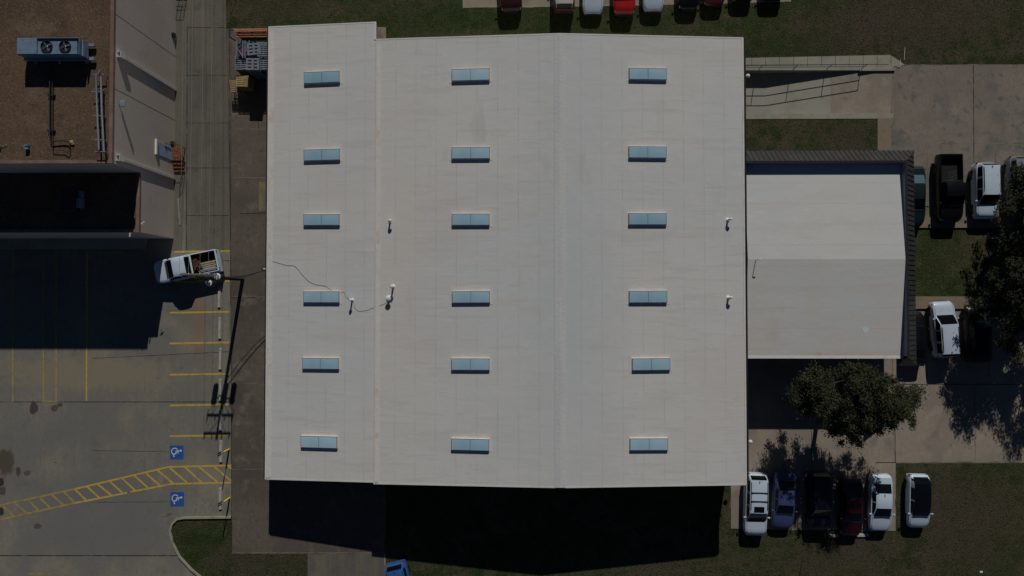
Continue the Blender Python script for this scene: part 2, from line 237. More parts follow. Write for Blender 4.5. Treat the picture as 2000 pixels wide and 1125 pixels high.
# ------------------------------------------------------------------ mesh builder
class MB:
    def __init__(s): s.v = []; s.f = []; s.m = []; s.smooth = []
    def face(s, pts, mi=0, sm=False):
        k = len(s.v); s.v += [tuple(p) for p in pts]; s.f.append(tuple(range(k, k+len(pts)))); s.m.append(mi); s.smooth.append(sm)
    def add(s, vs, fs, mi=0, sm=False):
        k = len(s.v); s.v += [tuple(p) for p in vs]
        for f in fs: s.f.append(tuple(i+k for i in f)); s.m.append(mi); s.smooth.append(sm)
    def box(s, x0, x1, y0, y1, z0, z1, mi=0, M=None, bevel=0):
        if bevel:
            b = bevel; pts = []
            for z, i in ((z0, b), (z0+b, 0), (z1-b, 0), (z1, b)):
                pts += [(x0+i, y0+i, z), (x1-i, y0+i, z), (x1-i, y1-i, z), (x0+i, y1-i, z)]
            fs = [(3, 2, 1, 0), (12, 13, 14, 15)]
            for r in range(3):
                for q in range(4): a = r*4+q; c = r*4+(q+1) % 4; fs.append((a, c, c+4, a+4))
        else:
            pts = [(x0, y0, z0), (x1, y0, z0), (x1, y1, z0), (x0, y1, z0), (x0, y0, z1), (x1, y0, z1), (x1, y1, z1), (x0, y1, z1)]
            fs = [(3, 2, 1, 0), (4, 5, 6, 7), (0, 1, 5, 4), (1, 2, 6, 5), (2, 3, 7, 6), (3, 0, 4, 7)]
        if M is not None: pts = [M @ Vector(p) for p in pts]
        s.add(pts, fs, mi); return s
    def prism(s, poly, z0, z1, mi=0, side=None):
        """poly: list of (x,y) ccw"""
        side = mi if side is None else side; nn = len(poly)
        a = sum(poly[i][0]*poly[(i+1) % nn][1]-poly[(i+1) % nn][0]*poly[i][1] for i in range(nn))
        if a < 0: poly = poly[::-1]
        s.face([(p[0], p[1], z1) for p in poly], mi)
        for i in range(nn):
            p, q = poly[i], poly[(i+1) % nn]
            s.face([(p[0], p[1], z0), (q[0], q[1], z0), (q[0], q[1], z1), (p[0], p[1], z1)], side)
        return s
    def tube(s, pts, r, nseg=8, mi=0, cap=True):
        pts = [Vector(p) for p in pts]; rr = r if isinstance(r, (list, tuple)) else [r]*len(pts)
        vs = []; fs = []; prev = None
        for i, p in enumerate(pts):
            d = (pts[min(i+1, len(pts)-1)]-pts[max(i-1, 0)]).normalized()
            u = prev if prev is not None else (Vector((0, 0, 1)) if abs(d.z) < .9 else Vector((1, 0, 0)))
            u = (u-d*u.dot(d)); u = u.normalized() if u.length > 1e-6 else d.orthogonal().normalized(); prev = u; v2 = d.cross(u)
            for k in range(nseg):
                a = 2*math.pi*k/nseg; vs.append(p+(u*math.cos(a)+v2*math.sin(a))*rr[i])
        for i in range(len(pts)-1):
            for k in range(nseg): a = i*nseg+k; b = i*nseg+(k+1) % nseg; fs.append((a, b, b+nseg, a+nseg))
        if cap: fs.append(tuple(range(nseg))[::-1]); fs.append(tuple(range((len(pts)-1)*nseg, len(pts)*nseg)))
        s.add(vs, fs, mi, True); return s
    def lathe(s, c, prof, axis='Z', nseg=16, mi=0):
        """prof: list of (r, h) along axis from centre c"""
        vs = []; fs = []
        for r, h in prof:
            for k in range(nseg):
                a = 2*math.pi*k/nseg; x, y = r*math.cos(a), r*math.sin(a)
                p = {'Z': (x, y, h), 'Y': (x, h, -y), 'X': (h, x, y)}[axis]
                vs.append((c[0]+p[0], c[1]+p[1], c[2]+p[2]))
        for i in range(len(prof)-1):
            for k in range(nseg): a = i*nseg+k; b = i*nseg+(k+1) % nseg; fs.append((a, b, b+nseg, a+nseg))
        fs.append(tuple(range(nseg))[::-1]); fs.append(tuple(range((len(prof)-1)*nseg, len(prof)*nseg)))
        s.add(vs, fs, mi, True); return s
    def build(s, name, mats, parent=None, sharp=40):
        me = bpy.data.meshes.new(name); me.from_pydata(s.v, [], s.f)
        if not isinstance(mats, (list, tuple)): mats = [mats]
        for k in mats: me.materials.append(g[k] if isinstance(k, str) else k)
        me.polygons.foreach_set('material_index', s.m); me.polygons.foreach_set('use_smooth', s.smooth)
        me.update()
        if any(s.smooth): me.set_sharp_from_angle(angle=R(sharp))
        o = bpy.data.objects.new(name, me); C.objects.link(o)
        if parent is not None: o.parent = parent
        return o
def tag(o, label=None, cat=None, group=None, kind=None):
    if label: o['label'] = label
    if cat: o['category'] = cat
    if group: o['group'] = group
    if kind: o['kind'] = kind
    return o
def empty(name, label, cat, loc=(0, 0, 0), rz=0, group=None):
    o = bpy.data.objects.new(name, None); C.objects.link(o); o.location = loc; o.rotation_euler = (0, 0, rz)
    o.empty_display_size = .3
    return tag(o, label, cat, group)
def copy_tree(o, parent=None):
    c = o.copy(); C.objects.link(c); c.parent = parent
    for ch in [k for k in o.children]: copy_tree(ch, c)
    return c
def poly(pts, z=0): return [(G(x, y, z).x, G(x, y, z).y) for x, y in pts]
def rectpx(x0, y0, x1, y1, z=0):
    a = [G(x0, y0, z), G(x1, y0, z), G(x1, y1, z), G(x0, y1, z)]
    return (a[0].x+a[3].x)/2, (a[1].x+a[2].x)/2, (a[2].y+a[3].y)/2, (a[0].y+a[1].y)/2      # X0,X1,Y0,Y1
def rag(pts, amp=.05, step=.45):
    rn = random.Random(len(pts)); out = []
    for i in range(len(pts)):
        a, b = Vector(pts[i]), Vector(pts[(i+1) % len(pts)]); L_ = (b-a).length; n_ = min(160, max(1, int(L_/step)))
        if max(abs(a.x), abs(a.y), abs(b.x), abs(b.y)) > 60: n_ = 1 if L_ > 90 else n_
        d = Vector((-(b-a).y, (b-a).x)).normalized() if L_ else Vector((0, 0)); dr = 0
        for k in range(n_):
            dr = dr*.6+rn.gauss(0, amp*.5); out.append(tuple(a.lerp(b, k/n_)+(d*dr if k else Vector((0, 0)))))
    return out
def strip(mb, a, b, wpx, z, mi=0):
    A, B = G(*a), G(*b); d = (B-A); d.z = 0; d.normalize(); nn = Vector((-d.y, d.x, 0))*(wpx/22.5/2)
    q = [A+nn, A-nn, B-nn, B+nn]; mb.face([(p.x, p.y, z) for p in q], mi)

def lerp(a, b, t): return a+(b-a)*t
def interp(tab, x):
    if x <= tab[0][0]: return tab[0][1]
    for (a, va), (b, vb) in zip(tab[:-1], tab[1:]):
        if x <= b: t = (x-a)/(b-a) if b > a else 1; return lerp(va, vb, t)
    return tab[-1][1]
# ================================================================== SETTING
# ground with a sunken bay left open for the loading ramp
hx0, hx1, hy0, hy1 = rectpx(1440, 137.5, 1705, 222)
mb = MB(); B = 400
for (x0, x1, y0, y1) in ((-B, hx0, -B, B), (hx1, B, -B, B), (hx0, hx1, -B, hy0), (hx0, hx1, hy1, B)):
    mb.face([(x0, y0, 0), (x1, y0, 0), (x1, y1, 0), (x0, y1, 0)])
tag(mb.build('ground', 'grass'), 'mown grass ground with dry brown patches', None, None, 'structure')

# ---- left parking lot
lot_px = [(-700, -700), (363, -700), (363, 60), (362, 250), (362, 489), (450, 489), (452, 1008), (360, 1009), (345, 1012), (335, 1022), (331, 1038), (336, 1060), (350, 1088), (372, 1112),
          (398, 1134), (430, 1155), (480, 1180), (520, 1230), (540, 1500), (-700, 1500)]
mb = MB(); mb.face([(x, y, .004) for x, y in poly(lot_px)][::-1], 0)
for a, b, wd, mi in [((0, 785), (447, 785), 1.4, 1), ((0, 1085), (350, 1085), 1.8, 1), ((180, 700), (447, 687), .9, 1), ((180, 880), (332, 882), .8, 1),
                 ((180, 981), (333, 980), .8, 1), ((180, 900), (180, 1125), .8, 2), ((79, 786), (79, 910), .8, 2), ((283, 695), (283, 1085), .8, 2),
                 ((446, 500), (449, 1006), 1.2, 2)]:
    strip(mb, a, b, wd, .008, mi)
lot = tag(mb.build('parking_lot', ['lot', 'joint', 'joint_pale']), 'stained concrete parking lot with yellow markings', None, None, 'structure')
def mark(segs, name, mat, label=None, wd=3.7, z=.0125):
    m2 = MB()
    for i, (a, b) in enumerate(segs): strip(m2, a, b, wd, z+.0006*i)
    o = m2.build(name, mat, lot)
    if label: o['label'] = label
    return o
for y, xa in ((492, 341), (551, 331), (611, 331), (671, 331), (732, 332), (792, 332), (852, 332)):
    mark([((xa, y), (448, y-2))], 'parking_line', 'yellow')
mark([((25, 490), (25, 786))], 'parking_line', 'yellow_worn', wd=2.6)
mark([((85, 490), (85, 783)), ((110, 490), (110, 783)), ((84, 784), (111, 784))], 'parking_line', 'yellow_worn', wd=2.6)
mark([((170, 490), (169, 783))], 'parking_line', 'yellow', wd=2.8)
mark([((160, 491), (243, 494))], 'parking_line', 'yellow_worn', wd=2.4)
mark([((55, 1121), (100, 1121))], 'parking_line', 'yellow_worn', wd=2.4)
cw = lambda x, y: (x/2.9217, 740+y/2.9217)
mark([(cw(965, 502), cw(1320, 494)), (cw(985, 599), cw(1320, 592)), (cw(970, 508), cw(1068, 592)), (cw(1055, 503), cw(1150, 590)), (cw(1135, 501), cw(1240, 588)), (cw(1220, 499), cw(1318, 582)),
      (cw(1302, 496), cw(1320, 512)), (cw(900, 522), cw(990, 597)), (cw(835, 540), cw(912, 608)), (cw(965, 502), cw(740, 555)), (cw(985, 599), cw(745, 645)), (cw(768, 552), cw(845, 622))],
     'crosswalk_hatching', 'yellow', 'bright yellow hatched walkway beside the blue accessible squares')
mark([(cw(740, 555), cw(430, 628)), (cw(725, 650), cw(430, 708)), (cw(700, 570), cw(775, 640)), (cw(630, 588), cw(705, 655)), (cw(560, 602), cw(640, 668)), (cw(495, 613), cw(572, 682)), (cw(428, 630), cw(495, 695))],
     'crosswalk_hatching', 'yellow', 'middle part of the yellow hatched walkway')
mark([(cw(430, 628), cw(0, 722)), (cw(430, 708), cw(0, 803)), (cw(365, 645), cw(425, 705)), (cw(295, 660), cw(365, 722)), (cw(230, 680), cw(290, 740)), (cw(165, 695), cw(225, 755)), (cw(90, 712), cw(155, 768)), (cw(20, 728), cw(80, 783)),
      (cw(0, 722), (-60, 1002)), (cw(0, 803), (-60, 1029))], 'crosswalk_hatching', 'yellow_worn', 'worn faded end of the yellow hatched walkway')
def isa(x0, y0, x1, y1):
    X0, X1, Y0, Y1 = rectpx(x0, y0, x1, y1)
    m = MB(); m.face([(X0, Y0, .014), (X1, Y0, .014), (X1, Y1, .014), (X0, Y1, .014)])
    o = m.build('accessible_parking_square', 'blue_mark', lot)
    sx, sy = X1-X0, Y1-Y0
    T = lambda a, b: (X0+a*sx, Y1-b*sy)             # fractions from the left and the top of the square
    m = MB(); zz_ = [.018]
    def seg(a, b, wd=.085):
        a, b = Vector(T(*a)), Vector(T(*b)); d = (b-a).normalized(); nn = Vector((-d.y, d.x))*wd*sx/2; a = a-d*wd*sx*.3; b = b+d*wd*sx*.3
        m.face([(p.x, p.y, zz_[0]) for p in (a+nn, a-nn, b-nn, b+nn)]); zz_[0] += .0004
    cx, cy = T(.80, .38); m.face([(cx+.085*sx*math.cos(a), cy+.085*sx*math.sin(a), .018) for a in [k*math.pi/8 for k in range(16)]])
    seg((.68, .39), (.46, .41)); seg((.60, .40), (.60, .56), .065); seg((.46, .41), (.45, .58)); seg((.45, .58), (.27, .64)); seg((.27, .64), (.30, .80)); seg((.27, .80), (.33, .80), .07)
    for k in range(12):
        a0, a1 = R(38+k*18), R(38+(k+1)*18)
        seg((.36+.235*math.cos(a0), .43-.235*math.sin(a0)), (.36+.235*math.cos(a1), .43-.235*math.sin(a1)), .07)
    m.build('wheelchair_symbol', 'white_mark', o)
isa(332, 870, 358.5, 897); isa(333, 961, 359.5, 989)
# patch of old white paint scraps
m = MB()
for (x, y, a, b) in ((322, 1006, 9, 3), (337, 955, 8, 1.6), (333, 1003, 4, 2), (324, 985, 3, 1.5), (340, 948, 6, 1.2)):
    m.face([(v.x, v.y, .0165) for v in (G(x-a, y+b), G(x+a, y+b*.6), G(x+a*.8, y-b), G(x-a*.7, y-b*.8))])
m.build('paint_scrap', 'joint_pale', lot)

# driveway between the buildings
mb = MB(); mb.face([(x, y, .004) for x, y in poly([(363, -700), (440, -700), (441, 0), (446, 240), (450, 489), (362, 489), (362, 250), (363, 60)])][::-1])
for a, b, wd, mi in [((363, 54), (441, 54), 1.2, 1), ((363, 147), (444, 147), 1.0, 1), ((363, 240), (445, 240), .8, 1), ((363, 328), (447, 328), 1.1, 1), ((363, 421), (448, 421), 1.1, 1), ((363, 508), (449, 509), 1.1, 1),
                     ((366, 40), (364, 488), 1.4, 1), ((370, 20), (358, 488), .7, 2)]:
    strip(mb, a, b, wd, .009, mi)
tag(mb.build('driveway', ['drive', 'joint', 'joint_pale']), 'concrete driveway running between the two buildings', None, None, 'structure')
# low kerbed walk at foot of taupe building
mb = MB(); mb.prism(poly([(336, -300), (362, -300), (362, 340), (355, 489), (336, 489)]), 0, .016)
tag(mb.build('side_walk', ['drive']), 'narrow concrete strip along the foot of the taupe wall', None, None, 'structure')
mb = MB(); mb.prism(poly([(-300, 452), (291, 452), (284, 487), (-300, 487)]), 0, .12)
tag(mb.build('front_walk', ['pale']), 'raised concrete walk in the shade of the taupe building', None, None, 'structure')

# apron and short driveway
mb = MB(); mb.face([(x, y, .0045) for x, y in rag(poly([(443, 57), (700, 57), (700, 900), (752, 900), (752, 1081), (453, 1081), (452, 1008), (451, 489), (447, 240)]))][::-1])
for a, b, wd, mi in [((447, 252), (524, 252), 1.0, 2), ((449, 347), (520, 347), 1.0, 2), ((449, 418), (520, 416), 1.4, 1), ((450, 581), (518, 582), 1.6, 1), ((450, 580), (518, 580), 1.2, 2), ((451, 749), (518, 748), 1.3, 2),
                     ((452, 917), (516, 916), 1.2, 2), ((452, 1080), (752, 1080), 1.8, 2), ((601, 1050), (601, 1080), .8, 1), ((449, 250), (453, 1080), 1.2, 1), ((505, 225), (505, 252), .8, 1), ((448, 60), (449, 250), 1.3, 1)]:
    strip(mb, a, b, wd, .0085, mi)
mb.build('apron', ['apron', 'joint', 'joint_pale']); tag(bpy.data.objects['apron'], 'brown concrete apron beside the white roofed building', None, None, 'structure')
mb = MB(); mb.face([(x, y, .004) for x, y in rag(poly([(600, 1081.5), (752, 1081.5), (753, 1110), (757, 1135), (790, 1500), (600, 1500)]))][::-1])
strip(mb, (601, 1081), (600, 1300), 1.0, .008, 1); strip(mb, (751, 1081), (753, 1112), 2.0, .008, 2); strip(mb, (753, 1112), (758, 1140), 2, .008, 2)
tag(mb.build('short_driveway', ['drive', 'joint', 'kerb']), 'short concrete driveway at the bottom edge', None, None, 'structure')
# faded painted word-like patch beside building is a worn yellow rectangle
m = MB(); strip(m, (512, 355), (512, 412), 13, .012); m.build('worn_paint_patch', 'yellow_faint', bpy.data.objects['apron'])

# kerbed grass island
isl = [(452, 1008), (360, 1009), (345, 1012), (335, 1022), (331, 1038), (336, 1060), (350, 1088), (372, 1112), (398, 1134), (430, 1155), (480, 1180)]
mb = MB()
P = [Vector((x, y)) for x, y in poly(isl)]
for i in range(len(P)-1):
    a, b = P[i], P[i+1]
    def nrm(k):
        d = (P[min(k+1, len(P)-1)]-P[max(k-1, 0)]).normalized(); return Vector((-d.y, d.x))*.17
    na, nb = nrm(i), nrm(i+1)
    q = [a, b, b+nb, a+na]
    for z0, z1 in ((0, .13),):
        mb.face([(p.x, p.y, z1) for p in q]); mb.face([(a.x, a.y, 0), (b.x, b.y, 0), (b.x, b.y, z1), (a.x, a.y, z1)]); mb.face([(a.x+na.x, a.y+na.y, 0), (b.x+nb.x, b.y+nb.y, 0), (b.x+nb.x, b.y+nb.y, z1), (a.x+na.x, a.y+na.y, z1)])
tag(mb.build('kerb', 'kerb'), 'pale concrete kerb curving round the grass island', None, None, 'structure')

# small pad behind the step of the roof
mb = MB(); mb.prism(poly([(700, 53), (754, 53), (754, 90), (700, 90)]), 0, .02); tag(mb.build('concrete_pad', 'tan'), 'small tan pad in the grass at the roof step', None, None, 'structure')
# far parking strip
mb = MB(); mb.face([(x, y, .004) for x, y in rag(poly([(904, -400), (1545, -400), (1545, 3), (1480, 5), (1300, 9), (1100, 13), (904, 15)]))][::-1])
strip(mb, (904.5, -300), (904.5, 15), 1.6, .008, 1); strip(mb, (904, 14), (1100, 12.5), 1.6, .0084, 1); strip(mb, (1100, 12.5), (1300, 8.5), 1.6, .0088, 1)
tag(mb.build('far_parking_strip', ['east', 'kerb']), 'concrete parking strip behind the building at the top edge', None, None, 'structure')

# ---- east side pavements
mb = MB(); mb.face([(x, y, .004) for x, y in rag(poly([(1742, 127), (2700, 124), (2700, 424), (1742, 424)]))][::-1])
for a, b, wd, mi in [((1901, 127), (1903, 424), 1.6, 1), ((1742, 281), (2300, 279), 1.5, 2), ((1744, 130), (1741, 230), 3.2, 2), ((1742, 232), (1742, 296), 2.0, 2), ((1742, 127.5), (2300, 125), 1.2, 2)]:
    strip(mb, a, b, wd, .008, mi)
el = tag(mb.build('upper_parking_lot', ['east_dark', 'joint', 'joint_pale']), 'blotchy concrete lot right of the annex', None, None, 'structure')
for a, b in (((1810.5, 290), (1812, 418)), ((1903, 300), (1904, 418)), ((1944, 290), (1945, 418))):
    m = MB(); strip(m, a, b, 1.8, .012); m.build('parking_line', 'yellow_faint', el)
mb = MB(); mb.face([(x, y, .004) for x, y in rag(poly([(1430, 640), (1740, 640), (1740, 604), (2700, 604), (2700, 903), (1750, 903), (1750, 1037), (1427, 1033), (1425, 900), (1430, 900)]))][::-1])
for a, b, wd, mi in [((1748, 840), (1749, 903), 1.2, 1), ((1746, 838), (1747, 903), 1, 2), ((1903, 750), (1905, 903), 1.5, 2), ((1750, 750.5), (2100, 750.5), 1.4, 1), ((1585, 840), (1585, 903), 1.1, 1), ((1710, 903.5), (1750, 903.5), 1.6, 1),
                     ((1750, 904), (2200, 903), 1.6, 2), ((1750, 904), (1750, 1036), 1.4, 1), ((1427, 1033), (1452, 1033), 1.4, 1), ((1427, 948), (1427, 1033), 1.2, 1)]:
    strip(mb, a, b, wd, .008, mi)
el2 = tag(mb.build('lower_parking_lot', ['east', 'joint', 'joint_pale']), 'tan concrete lot below the annex', None, None, 'structure')
for a, b in (((1477, 903), (1477, 1030)), ((1695, 903), (1697, 1030)), ((1810, 606), (1811, 738)), ((1862, 606), (1864, 738)), ((1931, 606), (1932, 738)), ((1743, 690), (1743, 745)), ((1585, 903), (1586, 1030)), ((1531, 903), (1531, 1030)), ((1640, 903), (1641, 1030))):
    m = MB(); strip(m, a, b, 1.7, .012); m.build('parking_line', 'yellow_faint', el2)
mb = MB(); mb.prism(poly([(1700, 424), (2010, 424), (2010, 445), (1700, 445)]), 0, .12); tag(mb.build('pavement', 'tan'), 'raised walk between upper parked cars and the grass', None, None, 'structure')
mb = MB(); mb.prism(poly([(1700, 579), (2700, 579), (2700, 603), (1700, 603)]), 0, .15); tag(mb.build('pavement', 'tan'), 'raised walk between the grass and lower parked cars', None, None, 'structure')
mb = MB(); mb.prism(poly([(1714, 232), (1741, 232), (1741, 330), (1714, 330)]), 0, .015, 0); mb.prism(poly([(1714, 226), (1741, 226), (1741, 232), (1714, 232)]), 0, .02, 1)
tag(mb.build('path', ['tan', 'pale']), 'short tan path above the annex mansard', None, None, 'structure')

# loading ramp
sp_ = G(1625, 170).x; fx = G(1500, 170).x
mb = MB(); DZ = -.80
zs = lambda x: DZ if x < fx else DZ*(1-(x-fx)/(hx1-fx))
for x0, x1, mi in ((hx0, fx, 0), (fx, sp_, 0), (sp_, hx1, 1)):
    mb.face([(x0, hy0, zs(x0)), (x1, hy0, zs(x1)), (x1, hy1, zs(x1)), (x0, hy1, zs(x0))], mi)
ax1 = G(1744, 180).x
mb.face([(hx1, hy0, .006), (ax1, hy0, .006), (ax1, hy1, .006), (hx1, hy1, .006)], 1)
tag(mb.build('loading_ramp', ['pale', 'east']), 'sunken loading ramp sloping up from the dock', None, None, 'structure')
mb = MB()
mb.box(hx0, hx1+.2, hy0-.46, hy0, -1.0, .03); mb.box(hx1+.2, ax1, hy0-.46, hy0, -.2, .022)
tag(mb.build('retaining_wall', 'pale'), 'low pale retaining wall on the grass side of the loading ramp', 'retaining wall')
mb = MB()
q = poly([(1430, 114), (1640, 109.5), (1738, 107.5), (1752, 116), (1768, 127.5), (1745, 130), (1742, 134), (1705, 137.4), (1430, 137.4)])
mb.prism(q, -.9, .035)
for k in range(11): strip(mb, (1468+k*27.2, 112.5-.5*k), (1468+k*27.2, 130), .7, .04, 1)
strip(mb, (1455, 128), (1735, 126), .8, .041, 1)
mb.box(hx1-1.2, ax1+.15, hy1-.10, hy1+.10, 0, .15, 2)
tag(mb.build('ramp_walk', ['pale', 'joint', 'kerb']), 'pale walk along the top of the loading ramp wall', None, None, 'structure')

# ================================================================== MAIN BUILDING
zr, zw, ze = 5.70, 4.72, 4.63
WX = (G(733, 78, zw).x+G(730, 946, zw).x)/2; EX = (G(1452, 72, ze).x+G(1457, 946, ze).x)/2
NYw = (G(734, 78, zw).y+G(1452, 72, ze).y)/2; SYw = (G(730, 946, zw).y+G(1457, 946, ze).y)/2
RX = (G(1095, 66, zr).x+G(1092, 951, zr).x)/2
mb_root = empty('main_building', 'large low building with a wide white roof and shallow ridge', 'building', ((WX+EX)/2, (NYw+SYw)/2, 0))
ORG = Vector(mb_root.location)
def child(mb, name, mats, root):
    o = mb.build(name, mats, root); o.matrix_parent_inverse = Matrix.Translation(-Vector(root.location)); return o
def zroof(x):
    return zw+(zr-zw)*(x-WX)/(RX-WX) if x < RX else zr+(ze-zr)*(x-RX)/(EX-RX)
def gable_sheet(xs, zf, y0, y1, th):
    m = MB()
    for i in range(len(xs)-1):
        a, b = xs[i], xs[i+1]
        m.face([(a, y0, zf(a)), (b, y0, zf(b)), (b, y1, zf(b)), (a, y1, zf(a))])
        m.face([(a, y0, zf(a)-th), (b, y0, zf(b)-th), (b, y1, zf(b)-th), (a, y1, zf(a)-th)][::-1])
        m.face([(a, y0, zf(a)-th), (b, y0, zf(b)-th), (b, y0, zf(b)), (a, y0, zf(a))]); m.face([(b, y1, zf(b)-th), (a, y1, zf(a)-th), (a, y1, zf(a)), (b, y1, zf(b))])
    for x in (xs[0], xs[-1]): m.face([(x, y0, zf(x)-th), (x, y1, zf(x)-th), (x, y1, zf(x)), (x, y0, zf(x))])
    return m
child(gable_sheet([WX, RX, EX], zroof, SYw, NYw, .22), 'roof', 'roof', mb_root)
# walls under the roof
mb = MB(); o_ = .25
x0, x1, y0, y1 = WX+o_, EX-.12, SYw+.1, NYw-.1
mb.face([(x0, y0, 0), (x1, y0, 0), (x1, y0, zroof(x1)-.23), (RX, y0, zr-.23), (x0, y0, zroof(x0)-.23)]); mb.face([(x1, y1, 0), (x0, y1, 0), (x0, y1, zroof(x0)-.23), (RX, y1, zr-.23), (x1, y1, zroof(x1)-.23)])
mb.face([(x1, y0, -.9), (x1, y1, -.9), (x1, y1, zroof(x1)-.23), (x1, y0, zroof(x1)-.23)]); mb.face([(x0, y1, 0), (x0, y0, 0), (x0, y0, zroof(x0)-.23), (x0, y1, zroof(x0)-.23)])
child(mb, 'wall', 'wall', mb_root)
# ridge cap
mb = MB(); rw = .42
mb.face([(RX-rw, SYw+.02, zroof(RX-rw)+.035), (RX, SYw+.02, zr+.05), (RX, NYw-.02, zr+.05), (RX-rw, NYw-.02, zroof(RX-rw)+.035)]); mb.face([(RX, SYw+.02, zr+.05), (RX+rw, SYw+.02, zroof(RX+rw)+.035), (RX+rw, NYw-.02, zroof(RX+rw)+.035), (RX, NYw-.02, zr+.05)])
for sx in (-1, 1):
    xx = RX+sx*rw; mb.face([(xx, SYw+.02, zroof(xx)), (xx, NYw-.02, zroof(xx)), (xx, NYw-.02, zroof(xx)+.035), (xx, SYw+.02, zroof(xx)+.035)])
child(mb, 'ridge_cap', [surf('ridge_membrane', (.655, .655, .64), [('n', (.60, .605, .60), .6, .45, .62, .8, (2, .3, 1)), ('n', (.72, .71, .69), 2.0, .58, .70, .8, (1, .4, 1))], rough=.7, bump=(5, .03))], mb_root)
# rake trims: thin raised white edges on the two gable ends
def rake(y, root, xs, zf, name='rake_trim', mat='rake', w_=.11, h=.012):
    m = MB()
    for a, b in zip(xs[:-1], xs[1:]):
        vs = [(x, yy, zf(x)+dz) for x in (a, b) for yy in (y-w_/2, y+w_/2) for dz in (-.24, h)]
        m.add(vs, [(1, 3, 7, 5), (0, 1, 5, 4), (2, 6, 7, 3), (0, 2, 3, 1), (4, 5, 7, 6)])
    return child(m, name, mat, root)
rake(NYw-.03, mb_root, [WX-.01, RX, EX+.01], zroof); rake(SYw+.03, mb_root, [WX-.01, RX, EX+.01], zroof)
# eave flashings
mb = MB(); mb.box(WX+.12, WX+.42, SYw+.12, NYw-.5, zroof(WX+.3), zroof(WX+.3)+.05); 
child(mb, 'flashing', 'trim_dirty', mb_root)
mb = MB(); mb.box(EX-.10, EX+.03, SYw+.02, NYw-.02, ze-.2, ze+.035); child(mb, 'gutter', 'trim_dirty', mb_root)
mb = MB(); mb.box(EX+.035, EX+.21, SYw+.05, NYw-.02, ze-.26, ze-.03); child(mb, 'gutter_trough', 'black', mb_root)

# lean-to section on the left
z1, z2 = 3.65, 4.50
LX = (G(524, 52, z1).x+G(519, 938, z1).x)/2; LN = (G(524, 51, z1).y+G(734, 44, z2).y)/2; LS = (G(519, 938, z1).y+G(728, 940, z2).y)/2
zl = lambda x: z1+(z2-z1)*(x-LX)/(WX-LX)
lt = empty('lean_to_section', 'narrower white roofed section sloping up to the main roof', 'building', ((LX+WX)/2, (LN+LS)/2, 0))
child(gable_sheet([LX, WX-.005], zl, LS, LN, .2), 'roof', 'roof_low', lt)
mb = MB(); mb.face([(LX+.2, LS+.1, 0), (WX-.05, LS+.1, 0), (WX-.05, LS+.1, z2-.22), (LX+.2, LS+.1, z1-.2)]); mb.face([(WX-.05, LN-.1, 0), (LX+.2, LN-.1, 0), (LX+.2, LN-.1, z1-.2), (WX-.05, LN-.1, z2-.22)])
mb.face([(LX+.2, LN-.1, 0), (LX+.2, LS+.1, 0), (LX+.2, LS+.1, z1-.2), (LX+.2, LN-.1, z1-.2)]); mb.face([(WX-.05, NYw, 0), (WX-.05, LN-.1, 0), (WX-.05, LN-.1, z2-.22), (WX-.05, NYw, z2-.22)])
child(mb, 'wall', 'wall', lt)
rake(LN-.03, lt, [LX-.01, WX-.01], zl); rake(LS+.03, lt, [LX-.01, WX-.08], zl)
mb = MB(); mb.box(LX-.02, LX+.06, LS, LN, z1-.2, z1+.04); child(mb, 'eave_trim', 'trim', lt)
mb = MB(); mb.box(LX+.10, LX+.5, LS+.14, LN-.4, zl(LX+.3), zl(LX+.3)+.04); child(mb, 'flashing', 'trim_dirty', lt)
mb = MB(); mb.box(LX-.15, LX-.025, LS+.05, LN-.02, z1-.2, z1-.03, 0)
for k in range(6):
    yy = LS+1+k*(LN-LS-2)/5; mb.tube([(LX-.09, yy, z1-.4), (LX+.12, yy, z1-.9), (LX+.12, yy, 0)], .05, 8, 0)
child(mb, 'gutter', 'dark_steel', lt)
mb = MB(); mb.box(WX-.14, WX-.01, NYw+.05, LN-.1, z2-.12, z2+.05); child(mb, 'end_trim', 'trim', lt)

def roofz(x):
    return zroof(x) if x > WX else zl(x)
def roofpt(px_, py_):
    z = 4.8
    for _ in range(6): p = G(px_, py_, z); z = roofz(p.x)
    return Vector((p.x, p.y, z))
